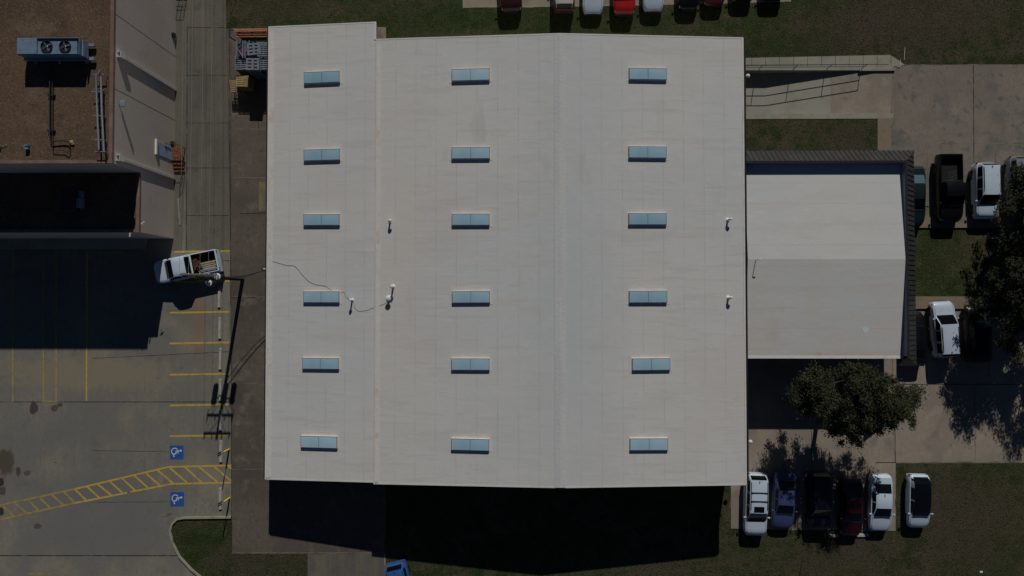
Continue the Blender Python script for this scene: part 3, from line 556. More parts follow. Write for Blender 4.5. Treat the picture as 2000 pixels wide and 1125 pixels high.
# ---- skylights
SK = [[(594, 663, 140, 161), (594, 663, 291, 313), (593, 663, 418, 440), (592, 663, 569, 591), (591, 661, 699, 721), (588, 658, 852, 875)],
      [(884, 955, 134, 157), (884, 955, 287, 310), (884, 955, 417, 440), (884, 956, 569, 591), (883, 955, 700, 723), (882, 955, 857, 880)],
      [(1230, 1301, 133, 155), (1230, 1300, 286, 308), (1230, 1300, 416, 439), (1230, 1302, 568, 591), (1236, 1308, 700, 723), (1231, 1304, 856, 880)]]
hl, hw, hh = 1.46, .415, .20
def skylight():
    r = empty('skylight', 'x', 'skylight', group='skylights on the white roof')
    m = MB()
    for a, b, c, d in ((-hl-.06, hl+.06, -hw-.06, -hw), (-hl-.06, hl+.06, hw, hw+.06), (-hl-.06, -hl, -hw, hw), (hl, hl+.06, -hw, hw)): m.box(a, b, c, d, -.12, hh-.03)
    m.build('curb', 'trim', r)
    m = MB()
    for s_ in (-1, 1):                                # two panels, each a shallow barrel
        xa, xb = (-hl-.02, -.012) if s_ < 0 else (.012, hl+.02); N = 8; vs = []; fs = []
        for i in range(5):
            u = i/4; x = xa+(xb-xa)*u; ex = 1-abs(2*u-1)**4
            for k in range(N+1): v = k/N; vs.append((x, -hw-.015+(2*hw+.03)*v, hh+.018*math.sin(math.pi*v)*ex))
        for i in range(4):
            for k in range(N): a = i*(N+1)+k; fs.append((a, a+N+1, a+N+2, a+1))
        m.add(vs, fs, 0, True)
    m.build('pane', 'skyl', r)
    m = MB(); m.box(-hl-.06, hl+.06, -hw-.03, -hw-.018, hh-.029, hh+.012); m.box(-hl-.06, hl+.06, hw+.018, hw+.03, hh-.029, hh+.012)
    m.box(-.012, .012, -hw, hw, hh-.01, hh+.024); m.box(-hl-.045, -hl-.02, -hw-.017, hw+.017, hh-.029, hh+.02); m.box(hl+.02, hl+.045, -hw-.017, hw+.017, hh-.029, hh+.02)
    m.build('frame', surf('slate_frame', (.10, .15, .20), rough=.5), r)
    m = MB(); m.box(-hl-.25, hl+.25, -hw-.18, hw+.36, -.2, .012); m.build('flashing', 'peach', r)
    return r
sky0 = skylight(); coln = ['left', 'middle', 'right']; rown = ['first', 'second', 'third', 'fourth', 'fifth', 'sixth']
for ci in range(3):
    for ri in range(6):
        xa, xb, ya, yb = SK[ci][ri]
        o = sky0 if (ci, ri) == (0, 0) else copy_tree(sky0)
        z = 5.0
        for _ in range(6): p = G((xa+xb)/2, (ya+yb)/2, z+hh); z = roofz(p.x)
        o.location = (p.x, p.y, z)
        sl_ = (zroof(p.x+.5)-zroof(p.x-.5)) if p.x > WX else (z2-z1)/(WX-LX)
        tilt_z = random.uniform(-.6, .6)
        o.rotation_euler = (0, -math.atan(sl_), R(tilt_z+(.8 if ci == 0 and ri < 2 else 0)))
        o.scale = (random.uniform(.99, 1.01), random.uniform(.98, 1.03), 1)
        o['label'] = 'blue skylight, %s down in the %s column of the white roof' % (rown[ri], coln[ci])

# ---- roof vents
def vent(px_, py_, r, h, label, hood=True):
    p = roofpt(px_, py_); o = empty('roof_vent', label, 'roof vent', p, group='small vents on the white roof')
    m = MB(); m.lathe((0, 0, 0), [(r*1.7, 0), (r*1.3, .03), (r*.7, .07), (r*.6, h*.75)], 'Z', 14); m.build('pipe', 'white_metal', o)
    m = MB()
    if hood: m.lathe((0, 0, 0), [(r*.75, h*.72), (r*1.25, h*.76), (r*1.3, h*.86), (r*.8, h*.98), (.01, h)], 'Z', 14)
    else:
        m.tube([(0, 0, h*.7), (.02, .01, h*.9), (.08, .03, h*1.0), (.15, .04, h*.94), (.17, .05, h*.8)], r*.8, 10)
    m.build('cap', 'white_metal', o)
vent(762, 433, .11, .55, 'small white vent alone near the left edge of the main roof, above the cable', False)
vent(768, 560, .12, .75, 'upper of two white vents side by side where the roof cable ends')
vent(760, 583, .17, .52, 'wide white vent where the black cable ends on the main roof')
vent(688, 586, .10, .72, 'thin vent on the lower roof section beside the cable and skylight')
vent(1421, 430, .12, .50, 'upper white vent by the right eave, level with the annex', False)
vent(1422, 582, .12, .50, 'lower white vent by the right eave, level with the annex', False)
# curved cable lying on the roof
def cable(name, pts, r, mat, label, cat='cable', lift=.02):
    P_ = []
    for i in range(len(pts)-1):
        a, b = pts[i], pts[i+1]; c0 = pts[max(i-1, 0)]; d0 = pts[min(i+2, len(pts)-1)]
        for k in range(4):
            t = k/4
            P_.append(tuple(.5*((2*a[j])+(-c0[j]+b[j])*t+(2*c0[j]-5*a[j]+4*b[j]-d0[j])*t*t+(-c0[j]+3*a[j]-3*b[j]+d0[j])*t**3) for j in range(len(a))))
    P_.append(pts[-1]); m = MB()
    m.tube([roofpt(x, y)+Vector((0, 0, lift)) for x, y in P_], r, 6); return tag(m.build(name, mat), label, cat)
cable('roof_cable', [(526, 509), (535, 511), (560, 518), (576, 520), (590, 536), (604, 550), (618, 556), (636, 559), (650, 569), (668, 572)], .011, 'cable_grey', 'long thin dark cable wandering over the lower roof from the left eave')
cable('roof_cable', [(669, 572), (672, 570), (676, 580), (684, 586), (691, 590), (693, 600), (700, 607), (716, 606), (733, 599), (750, 594), (757, 588)], .010, 'cable_grey', 'short thin dark cable looping between the vents across the roof step')

# bracket lamps at the eaves
def eave_lamp(x, y, z, label, dx):
    p = G(x, y, z); o = empty('wall_lamp', label, 'lamp', p)
    m = MB(); m.tube([(-dx*.42, 0, -.1), (-dx*.1, 0, .03), (0, 0, .02)], .025, 8); m.build('arm', 'white_metal', o)
    m = MB(); m.lathe((0, 0, 0), [(.12, -.12), (.17, -.05), (.15, .04), (.06, .1), (.01, .11)], 'Z', 12); m.build('lamp_head', 'white_metal', o)
eave_lamp(1461, 148, 3.8, 'white dome lamp over the loading ramp', 1)
eave_lamp(1466, 863, 3.8, 'white lamp on the wall below the annex, above the white four wheel drive', 1)

# ================================================================== ANNEX
za, zn, zs_ = 4.75, 4.18, 4.05
AX0 = EX+.08
AX1 = (G(1769, 330, za).x+G(1771, 690, za).x)/2        # inner face of the right parapet
ANi = G(1600, 317.5, za).y                              # inner face of the top parapet
AS = G(1600, 696, zs_).y; AR = G(1600, 506, za-.03).y
an = empty('annex', 'small annex with a pale flat roof framed by a dark mansard', 'building', ((AX0+AX1)/2, (ANi+AS)/2, 0))
def za_r(y):
    if y > AR: return (za-.03)-(za-.03-zn)*(y-AR)/(ANi-AR)
    return (za-.03)-(za-.03-zs_)*(AR-y)/(AR-AS)
mb = MB()
for a, b in ((AS, AR), (AR, ANi)): mb.face([(AX0+.14, a, za_r(a)), (AX1, a, za_r(a)), (AX1, b, za_r(b)), (AX0+.14, b, za_r(b))])
child(mb, 'roof', 'annex_roof', an)
mb = MB(); t = .14
mb.box(AX0+.14, AX1+t, ANi, ANi+t, 0, za); mb.box(AX1, AX1+t, AS+.05, ANi, 0, za); mb.box(AX0+.14, AX1, AS+.05, AS+.2, 0, zs_-.12)
child(mb, 'wall', [surf('parapet_wall', (.20, .21, .27), [('n', (.16, .17, .22), 1.2, .45, .65, .7)], rough=.6)], an)
mb = MB(); mb.box(AX0+.14, AX1+t, AS-.17, AS+.045, zs_-.14, zs_+.02); child(mb, 'gutter', 'trim', an)
mb = MB(); ox, dz = 1.35, 1.3; zb_ = za-dz; oN = 1.15
a0 = (AX1+t-.04); n0 = ANi+t-.04; s0 = AS-.05
def quad(p, q, r_, s_): mb.face([p, q, r_, s_])
quad((AX0+.14, n0, za+.03), (a0, n0, za+.03), (a0+ox, n0+oN, zb_), (AX0+.14, n0+oN, zb_))
quad((a0, n0, za+.03), (a0, s0, za+.03), (a0+ox, s0-.75, zb_), (a0+ox, n0+oN, zb_))
quad((a0, s0, za+.03), (a0-.2, s0, za+.03), (a0-.2, s0-.75, zb_), (a0+ox, s0-.75, zb_))
quad((AX0+.14, n0+oN, zb_-.2), (a0+ox, n0+oN, zb_-.2), (a0+ox, n0+oN, zb_), (AX0+.14, n0+oN, zb_)); quad((a0+ox, s0-.75, zb_-.2), (a0+ox, n0+oN, zb_-.2), (a0+ox, n0+oN, zb_), (a0+ox, s0-.75, zb_))
quad((a0, s0, zb_-.2), (a0+ox, s0-.75, zb_-.2), (a0+ox, n0+oN, zb_-.2), (a0, n0, zb_-.2)); quad((AX0+.14, n0, zb_-.2), (a0, n0, zb_-.2), (a0+ox, n0+oN, zb_-.2), (AX0+.14, n0+oN, zb_-.2))
# standing seams
def rib(p, q, wdir):
    p, q, wd = Vector(p), Vector(q), Vector(wdir)*.015; nrm = (q-p).cross(wd).normalized()
    if nrm.z < 0: nrm = -nrm
    u = nrm*.05; vs = [p-wd, p+wd, q+wd, q-wd, p-wd+u, p+wd+u, q+wd+u, q-wd+u]
    mb.add(vs, [(4, 5, 6, 7), (0, 1, 5, 4), (1, 2, 6, 5), (2, 3, 7, 6), (3, 0, 4, 7)])
x = AX0+.4
while x < a0+ox-.1:
    k = 1 if x < a0 else 1-(x-a0)/ox
    rib((x, n0+oN*(1-k), za+.03-(1-k)*(dz+.03)), (x, n0+oN, zb_), (1, 0, 0)); x += .40
y = s0-.6
while y < n0+oN-.1:
    k0 = (y-n0)/oN if y > n0 else ((s0-y)/.75 if y < s0 else 0)
    rib((a0+ox*k0, y, za+.03-k0*(dz+.03)), (a0+ox, y, zb_), (0, 1, 0)); y += .40
rib((a0, n0, za+.03), (a0+ox, n0+oN, zb_), (.7, -.7, 0))
child(mb, 'mansard', 'seam_metal', an)
mb = MB(); mb.box(AX0+.14, AX1+t+.02, ANi-.02, ANi+t+.01, za+.002, za+.045); mb.box(AX1-.02, AX1+t+.01, AS-.04, ANi-.02, za+.002, za+.045); child(mb, 'coping', 'dark_steel', an)
p = G(1476, 508, za); p.z = za_r(p.y)
o = empty('roof_pipe', 'thin upright pipe near the ridge of the annex roof', 'pipe', p)
m = MB(); m.tube([(0, 0, -.02), (0, 0, .75)], .03, 8); m.build('pipe', 'galv', o); m = MB(); m.tube([(0, 0, .74), (.1, .02, .78), (.22, .03, .76)], .035, 8); m.build('cap', 'white_metal', o)
m = MB(); q = G(1690, 644, 4.2); zz = za_r(q.y)
m.add([(q.x+.25*math.cos(a)*1.0*(1+.18*math.sin(3*a)), q.y+.25*math.sin(a), za_r(q.y+.25*math.sin(a))+.008) for a in [k*math.pi/8 for k in range(16)]], [tuple(range(16))])
child(m, 'roof_patch', [surf('pale_blue_patch', (.70, .80, .85), rough=.6)], an)

# railing on ramp wall
ra = empty('ramp_railing', 'dark steel two bar railing along the loading ramp wall', 'railing', (0, 0, 0))
gy = hy1+.12; ra.location = (hx0, gy, 0.03)
xs = [G(x, 137).x for x in (1417, 1482, 1549, 1615, 1682)]
for x in xs: m = MB(); m.tube([(x-hx0, 0, 0), (x-hx0, 0, 1.05)], .03, 8); m.build('post', 'dark_steel', ra)
for z in (.5, 1.05): m = MB(); m.tube([(xs[0]-hx0, 0, z), (xs[-1]-hx0, 0, z)], .027, 8); m.build('rail', 'dark_steel', ra)
# thin white marker posts at ramp corner
o = empty('marker_post', 'thin bent white rod at the corner of the ramp walk', 'post', G(1757, 131))
m = MB(); m.tube([(-.25, 0, .05), (.03, 0, .05), (.03, .03, .06), (.03, .62, .07)], .025, 6); m.build('rod', 'white_metal', o)
o = empty('marker_post', 'straight thin white rod lying in the grass beyond the ramp walk', 'post', G(1766, 117))
m = MB(); m.tube([(0, 0, .03), (.0, .5, .05), (.05, 1.05, .06)], .02, 6); m.build('rod', 'white_metal', o)

# ================================================================== TAUPE BUILDING
TX = G(341, 300).x; ZT, ZL = 9.16, 5.47
TSy = G(217, 318, ZT).y; LSy = G(272, 453, ZL).y; TXW = G(-500, 200).x-6; TNy = G(100, -500).y-2
tb = empty('taupe_building', 'tall taupe building with brown gravel roofs at left', 'building', (TX-8, TSy, 0))
def cw_(m, name, mats): return child(m, name, mats, tb)
mb = MB()
def wallface(x, y0, y1, z0, z1, mi=0): mb.face([(x, y0, z0), (x, y1, z0), (x, y1, z1), (x, y0, z1)], mi)
wallface(TX, TSy, TNy, 0, ZT-.02); wallface(TX, LSy, TSy, 0, ZL-.02)
mb.face([(TX, TSy, ZL-.3), (TXW, TSy, ZL-.3), (TXW, TSy, ZT-.02), (TX, TSy, ZT-.02)]); mb.face([(TX, LSy, 0), (TXW, LSy, 0), (TXW, LSy, ZL-.02), (TX, LSy, ZL-.02)])
mb.face([(TX, TNy, 0), (TX, TNy, ZT), (TXW, TNy, ZT), (TXW, TNy, 0)]); mb.face([(TXW, LSy, 0), (TXW, TNy, 0), (TXW, TNy, ZT-.02), (TXW, TSy, ZT-.02), (TXW, LSy, ZL)])
for yp in (108, 232): 
    yy = G(341, yp+3).y; mb.box(TX, TX+.006, yy-.02, yy+.02, 0, ZT-.1, 1)
yy = G(341, 30).y+1; 
cw_(mb, 'wall', ['taupe', 'wall_joint'])
mb = MB(); mb.face([(TXW, TSy+.2, ZT-.12), (TX-.22, TSy+.2, ZT-.12), (TX-.22, TNy, ZT-.12), (TXW, TNy, ZT-.12)])
mb.face([(TXW, LSy+.2, ZL-.12), (TX-.22, LSy+.2, ZL-.12), (TX-.22, TSy, ZL-.12), (TXW, TSy, ZL-.12)]); cw_(mb, 'roof', 'gravel')
mb = MB(); mb.box(TX-.24, TX+.03, TSy-.03, TNy, ZT-.18, ZT); mb.box(TXW, TX-.24, TSy-.03, TSy+.22, ZT-.18, ZT)
mb.box(TX-.24, TX+.03, LSy+.22, TSy-.03, ZL-.18, ZL); mb.box(TXW, TX+.03, LSy-.03, LSy+.22, ZL-.18, ZL); cw_(mb, 'coping', 'coping')
# downspouts
def spout(py_, base_py, z1_):
    y = G(341, base_py).y; m = MB()
    m.box(TX+.02, TX+.15, y-.10, y+.10, .1, z1_-.35); m.box(TX+.0, TX+.16, y-.12, y+.12, 2, 2.06); m.box(TX+.0, TX+.16, y-.12, y+.12, 5, 5.06)
    o = cw_(m, 'downspout', [surf('pale_grey_metal', (.62, .60, .57), rough=.5)])
    m = MB(); m.box(TX+.02, TX+.33, y-.22, y-.19, z1_-.6, z1_+.0); m.box(TX+.02, TX+.33, y+.19, y+.22, z1_-.6, z1_); m.box(TX+.30, TX+.33, y-.19, y+.19, z1_-.6, z1_); m.box(TX+.02, TX+.05, y-.19, y+.19, z1_-.6, z1_); m.box(TX+.05, TX+.30, y-.19, y+.19, z1_-.6, z1_-.55, 1)
    h = m.build('rain_head', ['trim', 'black'], o)
spout(97, 176, 8.75); spout(298, 349, 8.7)
o = tag(bpy.data.objects.new('wall_lamp', None), 'grey box lamp high on the taupe wall between the two downspouts', 'lamp'); C.objects.link(o); o.location = (TX+.28, G(237, 204, 8.3).y, 8.3)
m = MB(); dx = TX-o.location.x; m.box(dx, .05, -.10, -.04, -.05, .04); m.build('arm', 'dark_steel', o)
m = MB(); m.box(-.18, .22, -.2, .28, .02, .12, bevel=.03); m.build('lamp_head', 'galv', o)
# door, awning and rusty landing
yd = G(341, 303).y
door = MB(); door.box(TX, TX+.05, yd-.55, yd+.55, .5, 3.0); o = cw_(door, 'door', [surf('blue_grey_door', (.36, .50, .72), [('n', (.28, .4, .6), 2, .5, .7, .5)], rough=.5)])
m = MB(); m.box(TX+.05, TX+.10, yd+.3, yd+.36, 1.5, 1.7); m.build('handle', 'dark_steel', o)
m = MB(); m.box(TX, TX+.14, yd-.62, yd+.66, 3.02, 3.22); cw_(m, 'door_canopy', 'trim')
ld = empty('door_landing', 'rusty red steel landing and steps below the blue door', 'landing', (TX, yd, 0))
m = MB()
for k in range(4): m.box(.04, 1.0, -.58+k*.3, -.58+k*.3+.25, .50, .55)
m.build('deck', 'rust', ld)
m = MB()
for (x, y) in ((.95, -.6), (.95, .6), (.05, -.6), (.05, .6)): m.tube([(x, y, 0), (x, y, .52)], .04, 6)
m.build('frame', 'rust', ld)
m = MB()
m.tube([(.98, -.6, .9), (.98, -.6, 1.95), (.98, .6, 1.95), (.98, .6, .9)], .025, 6); m.tube([(.98, -.6, 1.4), (.98, .6, 1.4)], .02, 6); m.tube([(.98, .6, 1.95), (.1, .62, 1.95), (.1, .62, .9)], .025, 6); m.tube([(.98, 0, .9), (.98, 0, 1.95)], .02, 6)
m.tube([(.98, -.6, 1.95), (.98, -1.7, 1.05), (.98, -1.7, .1)], .025, 6)
m.build('handrail', 'rust', ld)
for k in range(3): m = MB(); m.box(.05, .98, -.9-.3*k, -.65-.3*k, .38-.12*k, .42-.12*k); m.build('step', 'rust', ld)
# second landing, just beyond the top edge, whose railing shades the driveway
yd2 = G(341, -34).y; l2 = empty('door_landing', 'dark steel landing with a barred railing at the top edge', 'landing', (TX, yd2, 0))
m = MB()
for k in range(4): m.box(.04, 1.1, -.6+k*.3, -.6+k*.3+.27, .62, .67)
m.build('deck', 'rust', l2)
m = MB()
for (x, y) in ((1.05, -.6), (1.05, .6), (.05, -.6), (.05, .6)): m.tube([(x, y, 0), (x, y, .62)], .04, 6)
m.build('frame', 'dark_steel', l2)
m = MB()
for x in (.06, .42, .76, 1.08): m.tube([(x, -.6, .6), (x, -.6, 1.78)], .022, 6)
for z in (1.2, 1.76): m.tube([(.04, -.6, z), (1.1, -.6, z), (1.1, .6, z), (.04, .62, z)], .025, 6)
m.build('handrail', 'dark_steel', l2)
# wall box / hose bib at base
for (x, y, lab) in ((338, 73, 'dark meter box at the foot of the taupe wall near the top driveway joint'), (342.5, 283, 'dark meter box on the taupe wall just above the rusty landing')):
    p = G(x, y); o = tag(MB().box(-.05, .10, -.20, .20, .25, .65, bevel=.02).box(-.05, .06, -.1, .1, .65, .8).box(.02, .06, -.02, .02, 0, .4).build('meter_box', ['dark_steel']), lab, 'meter box'); o.location = (TX+.04, p.y, 0)
m = MB(); m.tube([tuple(G(348, 388, .06)), tuple(G(349.5, 415, .06)), tuple(G(351.5, 438, .06))], .055, 8); m.tube([tuple(G(351.5, 438, .06)), tuple(G(351.6, 439, .06))], .07, 8)
tag(m.build('drain_pipe', 'kerb'), 'long pale pipe lying on the ground by the taupe wall', 'pipe')

# rooftop condenser
Zr = ZT-.12
def RP(x, y, dz=0): return G(x, y, Zr+dz)
a = RP(33, 74, 1.3); b = RP(155, 105, 1.3)
X0, X1, Y1, Y0 = a.x, b.x, a.y, b.y
hv = empty('condenser_unit', 'blue grey rooftop condenser with two round fans', 'condenser', ((X0+X1)/2, (Y0+Y1)/2, Zr))
W2, D2 = (X1-X0)/2, (Y1-Y0)/2
m = MB(); dv = -W2+2*W2*.315
m.box(-W2, dv, -D2, D2, .42, 1.3, bevel=.02)
m.box(dv+.01, W2-.25, -D2+.02, D2-.03, .42, 1.18); m.box(dv+.01, W2-.03, -D2, -D2+.02, .5, 1.3); m.box(dv+.01, W2-.03, D2-.03, D2, .5, 1.3); m.box(W2-.06, W2-.03, -D2+.02, D2-.03, .5, 1.3); m.box(W2+.06, W2+.16, -D2-.08, D2-.1, .5, 1.12)
m.build('casing', 'blue_steel', hv)
for fx_ in (.02, 1.38):
    f = bpy.data.objects.new('fan', None); C.objects.link(f); f.parent = hv; f.location = (fx_-.18, -.02, 1.18)
    m = MB(); m.lathe((0, 0, 0), [(.43, 0), (.43, .10), (.40, .10), (.40, .012), (.01, .012)], 'Z', 24); m.build('shroud', 'dark_steel', f)
    m = MB()
    for k in range(4):
        a_ = k*math.pi/2+.5+fx_; ca, sa = math.cos(a_), math.sin(a_)
        m.face([(ca*.05-sa*.03, sa*.05+ca*.03, .07), (ca*.36-sa*.10, sa*.36+ca*.10, .045), (ca*.38+sa*.08, sa*.38-ca*.08, .09), (ca*.05+sa*.03, sa*.05-ca*.03, .08)])
    m.lathe((0, 0, .03), [(.08, 0), (.08, .06), (.01, .08)], 'Z', 10); m.build('blades', 'chrome', f)
m = MB()
for (x0_, y0_, x1_, y1_) in ((48, 86, 185, 91), (48, 113, 185, 118)):
    A, B_ = RP(x0_, y0_, .3), RP(x1_, y1_, .3); m.box(A.x-hv.location.x, B_.x-hv.location.x, B_.y-hv.location.y, A.y-hv.location.y, .16, .38)
A, B_ = RP(165, 89, .3), RP(168, 114, .3); m.box(A.x-hv.location.x, B_.x-hv.location.x, B_.y-hv.location.y, A.y-hv.location.y, .38, .44)
for x in (-W2+.5, 0, W2-.3): m.box(x, x+.1, -D2-.3, -D2-.05, 0, .16); m.box(x, x+.1, D2-.35, D2-.1, 0, .16)
m.build('support_beam', 'galv', hv)
# refrigerant lines
def roofpipe(name, pts, r, mat, label, cat='pipe', z=.18, legs=()):
    o = empty(name, label, cat, RP(*pts[0])); L0 = Vector(o.location)
    m = MB(); m.tube([RP(x, y)-L0+Vector((0, 0, z)) for x, y in pts], r, 8); m.build('line', mat, o)
    for (x, y) in legs:
        m = MB(); q = RP(x, y)-L0; m.box(q.x-.25, q.x+.28, q.y-.05, q.y+.05, 0, z-.03); m.build('support', 'dark_steel', o)
    return o
roofpipe('roof_conduit', [(101, 118), (101, 240), (101.5, 276), (104, 278), (125, 276), (135, 277), (140, 280)], .045, 'dark_steel', 'left dark pipe running from the condenser across the gravel', z=.22, legs=((102, 187), (102, 256)))
roofpipe('roof_conduit', [(106, 118), (106, 240), (106, 294), (130, 295), (134, 300), (138, 299), (140, 282)], .03, 'dark_steel', 'right dark pipe that loops at its end near the gravel roof edge', z=.2)
o = tag(MB().box(-.14, .12, -.10, .12, 0, .16, bevel=.03).box(-.05, .16, -.18, -.08, .0, .12).build('pipe_box', 'wood_tan'), 'small tan cover where the condenser pipes enter the roof', 'cover'); o.location = RP(142, 278)
# pipe rack
pr = empty('pipe_rack', 'pair of silver pipes on trestles along the gravel roof edge', 'pipe rack', RP(195, 215)); L0 = Vector(pr.location)
for pts in (((197, 137, .62), (188, 148, .62), (189, 200, .6), (193, 292, .6)), ((197, 150, .6), (198, 200, .58), (203, 297, .58))):
    m = MB(); m.tube([G(x, y, Zr+z)-L0 for x, y, z in pts], .065, 10); m.build('pipe', 'galv', pr)
for (x, y) in ((195, 145), (190, 179), (192, 226), (195, 273), (197, 296)):
    m = MB(); q = G(x, y, Zr+.5)-L0; m.box(q.x-.45, q.x+.35, q.y-.03, q.y+.03, .46, .52); m.box(q.x-.25, q.x-.2, q.y-.03, q.y+.03, 0, .46); m.box(q.x+.25, q.x+.3, q.y-.03, q.y+.03, 0, .46); m.build('trestle', 'galv', pr)
o = tag(MB().box(-.14, .14, -.05, .05, 0, .3).box(-.14, .14, -.3, -.18, 0, .3).box(-.1, .1, -.18, -.05, .05, .22).build('roof_vent', 'blue_steel'), 'tiny blue twin vent on the gravel roof below the condenser', 'roof vent'); o.location = RP(56, 285)
o = tag(MB().tube([(0, 0, 0), (0, 0, .25)], .05, 8).tube([(0, 0, .1), (.5, .15, .05)], .02, 6).build('roof_vent', 'galv'), 'small pipe stub at the left edge of the gravel roof', 'roof vent'); o.location = RP(2, 287)
# lower roof unit in shade
q = G(145, 390, ZL+.6); lu = empty('air_handler', 'grey air handler in deep shade on the lower gravel roof', 'air handler', (q.x, q.y, ZL-.12))
m = MB(); m.box(-.85, .2, -.9, .9, .25, 1.15, bevel=.03); m.build('casing', 'dark_steel', lu)
m = MB(); m.box(.25, .55, -.65, .1, .25, .95, bevel=.03); m.box(.25, .5, .15, .75, .25, .7, bevel=.02); m.build('side_box', 'blue_steel', lu)
m = MB(); m.box(-.8, -.7, -.8, .8, 0, .25); m.box(.05, .15, -.8, .8, 0, .25); m.build('feet', 'galv', lu)
# cameras / lamps at the corner
for (x, y, z, dx, dy, lab) in ((276, 438, ZL+.25, .24, .2, 'white camera pointing right on the corner of the lower gravel roof'), (254, 455, ZL+.1, -.03, -.3, 'white camera pointing down the front edge of the lower gravel roof')):
    p = G(x, y, z); o = empty('security_camera', lab, 'camera', p)
    m = MB(); m.tube([(0, 0, -.3), (0, 0, 0)], .02, 6); m.build('bracket', 'white_metal', o); m = MB(); m.tube([(0, 0, 0), (dx, dy, -.02)], .055, 8); m.build('body', 'white_metal', o)

# ================================================================== UTILITY POLE
bp = G(474, 545); Hp = 8.75
pole = empty('utility_pole', 'dark timber utility pole with three transformers over the pickup', 'utility pole', bp)
lean = Vector((-.05, -.10))
def at(z, x=0, y=0): return (lean.x*z/Hp+x, lean.y*z/Hp+y, z)
m = MB(); m.tube([at(0), at(3), at(6), at(Hp)], [.17, .155, .14, .12], 12); m.build('pole', 'wood_dark', pole)
for (x, y, z) in ((-.78, -.05, 5.8), (.80, .02, 5.8), (.0, -.46, 5.5)):
    t_ = bpy.data.objects.new('transformer', None); C.objects.link(t_); t_.parent = pole; t_.location = at(z, x, y)
    m = MB(); m.lathe((0, 0, 0), [(.22, 0), (.24, .06), (.24, .80), (.26, .82), (.26, .88)], 'Z', 20); m.build('tank', 'dark_steel', t_)
    m = MB(); m.lathe((0, 0, .88), [(.26, 0), (.25, .05), (.14, .10), (.01, .11)], 'Z', 20); m.build('lid', 'white_metal' if x > -.5 else 'dark_steel', t_)
    for s_ in (-.1, .12): m = MB(); m.lathe((s_, .05, .95), [(.05, 0), (.06, .06), (.03, .10), (.055, .14), (.03, .22), (.01, .24)], 'Z', 8); m.build('bushing', 'white_metal', t_)
m = MB(); m.tube([at(6.5, -.75), at(6.55, .75)], .05, 6); m.build('mounting_bracket', 'dark_steel', pole)
for z, hwid in ((7.55, 1.15), (8.55, 1.18)):
    m = MB(); q = at(z); m.box(q[0]-hwid, q[0]+hwid, q[1]+.10, q[1]+.22, z-.06, z+.06); m.build('crossarm', 'wood_tan' if 0 else surf('weathered_crossarm', (.20, .17, .145), [('n', (.13, .11, .09), 5, .45, .65, .8)], rough=.9), pole)
    m = MB()
    for s_ in (-1, 1): m.tube([(q[0]+s_*.75, q[1]+.16, z-.05), (q[0]+s_*.1, q[1]+.12, z-.75)], .02, 5)
    m.build('brace', 'galv', pole)
for z in (7.55, 8.55):
    for x in (-1.08, -.4, .45, 1.08):
        q = at(z, x, .16); m = MB(); m.lathe((q[0], q[1], z+.06), [(.02, 0), (.02, .08), (.06, .1), (.065, .16), (.035, .2), (.05, .24), (.01, .27)], 'Z', 8); m.build('insulator', 'galv', pole)
m = MB()
for s_ in (-1, 1): q = at(7.55, s_*1.12, .12); m.tube([(q[0], q[1], 7.2), (q[0]+.02, q[1]-.04, 8.0)], .03, 6)
m.build('fuse_cutout', 'dark_steel', pole)
m = MB()
for (x, z0, x1_, z1_) in ((-1.08, 8.75, -.62, 6.9), (-.4, 8.75, -.02, 6.7), (.45, 8.75, .1, 6.8), (1.08, 8.75, .56, 6.9), (-1.08, 7.3, -.5, 6.9), (1.08, 7.3, .6, 6.9)):
    a_, b_ = Vector(at(z0, x, .15)), Vector(at(z1_, x1_, -.1)); mid = (a_+b_)/2+Vector((0, -.12, -.15)); m.tube([a_, mid, b_], .012, 5)
m.build('jumper_wire', 'cable', pole)
# lines running up the picture from the crossarms
for i, (x, z) in enumerate(((-1.08, 8.82), (-.4, 8.82), (.45, 8.82), (1.08, 8.82))):
    a_ = Vector(at(z, x, .16))+bp; far = Vector((G(355+i*19, -700, 8.8).x, G(355+i*19, -700, 8.8).y, 8.8))
    pts = []
    for k in range(21):
        t = k/20; p = a_.lerp(far, t); p.z -= .9*4*t*(1-t)*.5; pts.append(p)
    m = MB(); m.tube(pts, .012, 5)
    tag(m.build('power_line', 'wire'), ['outermost left', 'inner left', 'inner right', 'outermost right'][i]+' of the thin grey power lines above the driveway', 'power line', 'power lines above the driveway')
# service drop to the building
sd_end = Vector((LX-.15, G(519, 526, 3.6).y, 3.5))
for i, (z0, dy, lab) in enumerate(((5.9, 0, 'thick black service cable from pole to lean-to eave'), (5.4, .12, 'thin black service wire below the thick one from pole to eave'))):
    a_ = Vector(at(z0, .15))+bp; pts = []
    for k in range(15): t = k/14; p = a_.lerp(sd_end+Vector((0, dy, -.1*i)), t); p.z -= .55*4*t*(1-t)*(1+.5*i)*.6; p.y += -.35*4*t*(1-t)*(.6+i*.3); pts.append(p)
    m = MB(); m.tube(pts, .040-.016*i, 6); tag(m.build('service_cable', 'cable'), lab, 'cable')
wh = empty('weatherhead', 'white service mast head at the left eave', 'weatherhead', (LX-.15, sd_end.y, 3.4))
m = MB(); m.tube([(.12, 0, -1.2), (.1, 0, .05), (0, .02, .22), (-.16, .03, .18)], .05, 8); m.build('mast', 'white_metal', wh)
m = MB(); m.tube([(-.16, .03, .18), (-.38, .12, .1), (-.42, 0, -.15), (-.3, -.2, -.25), (-.1, -.1, -.2)], .015, 6); m.build('drip_loop', 'cable', wh)

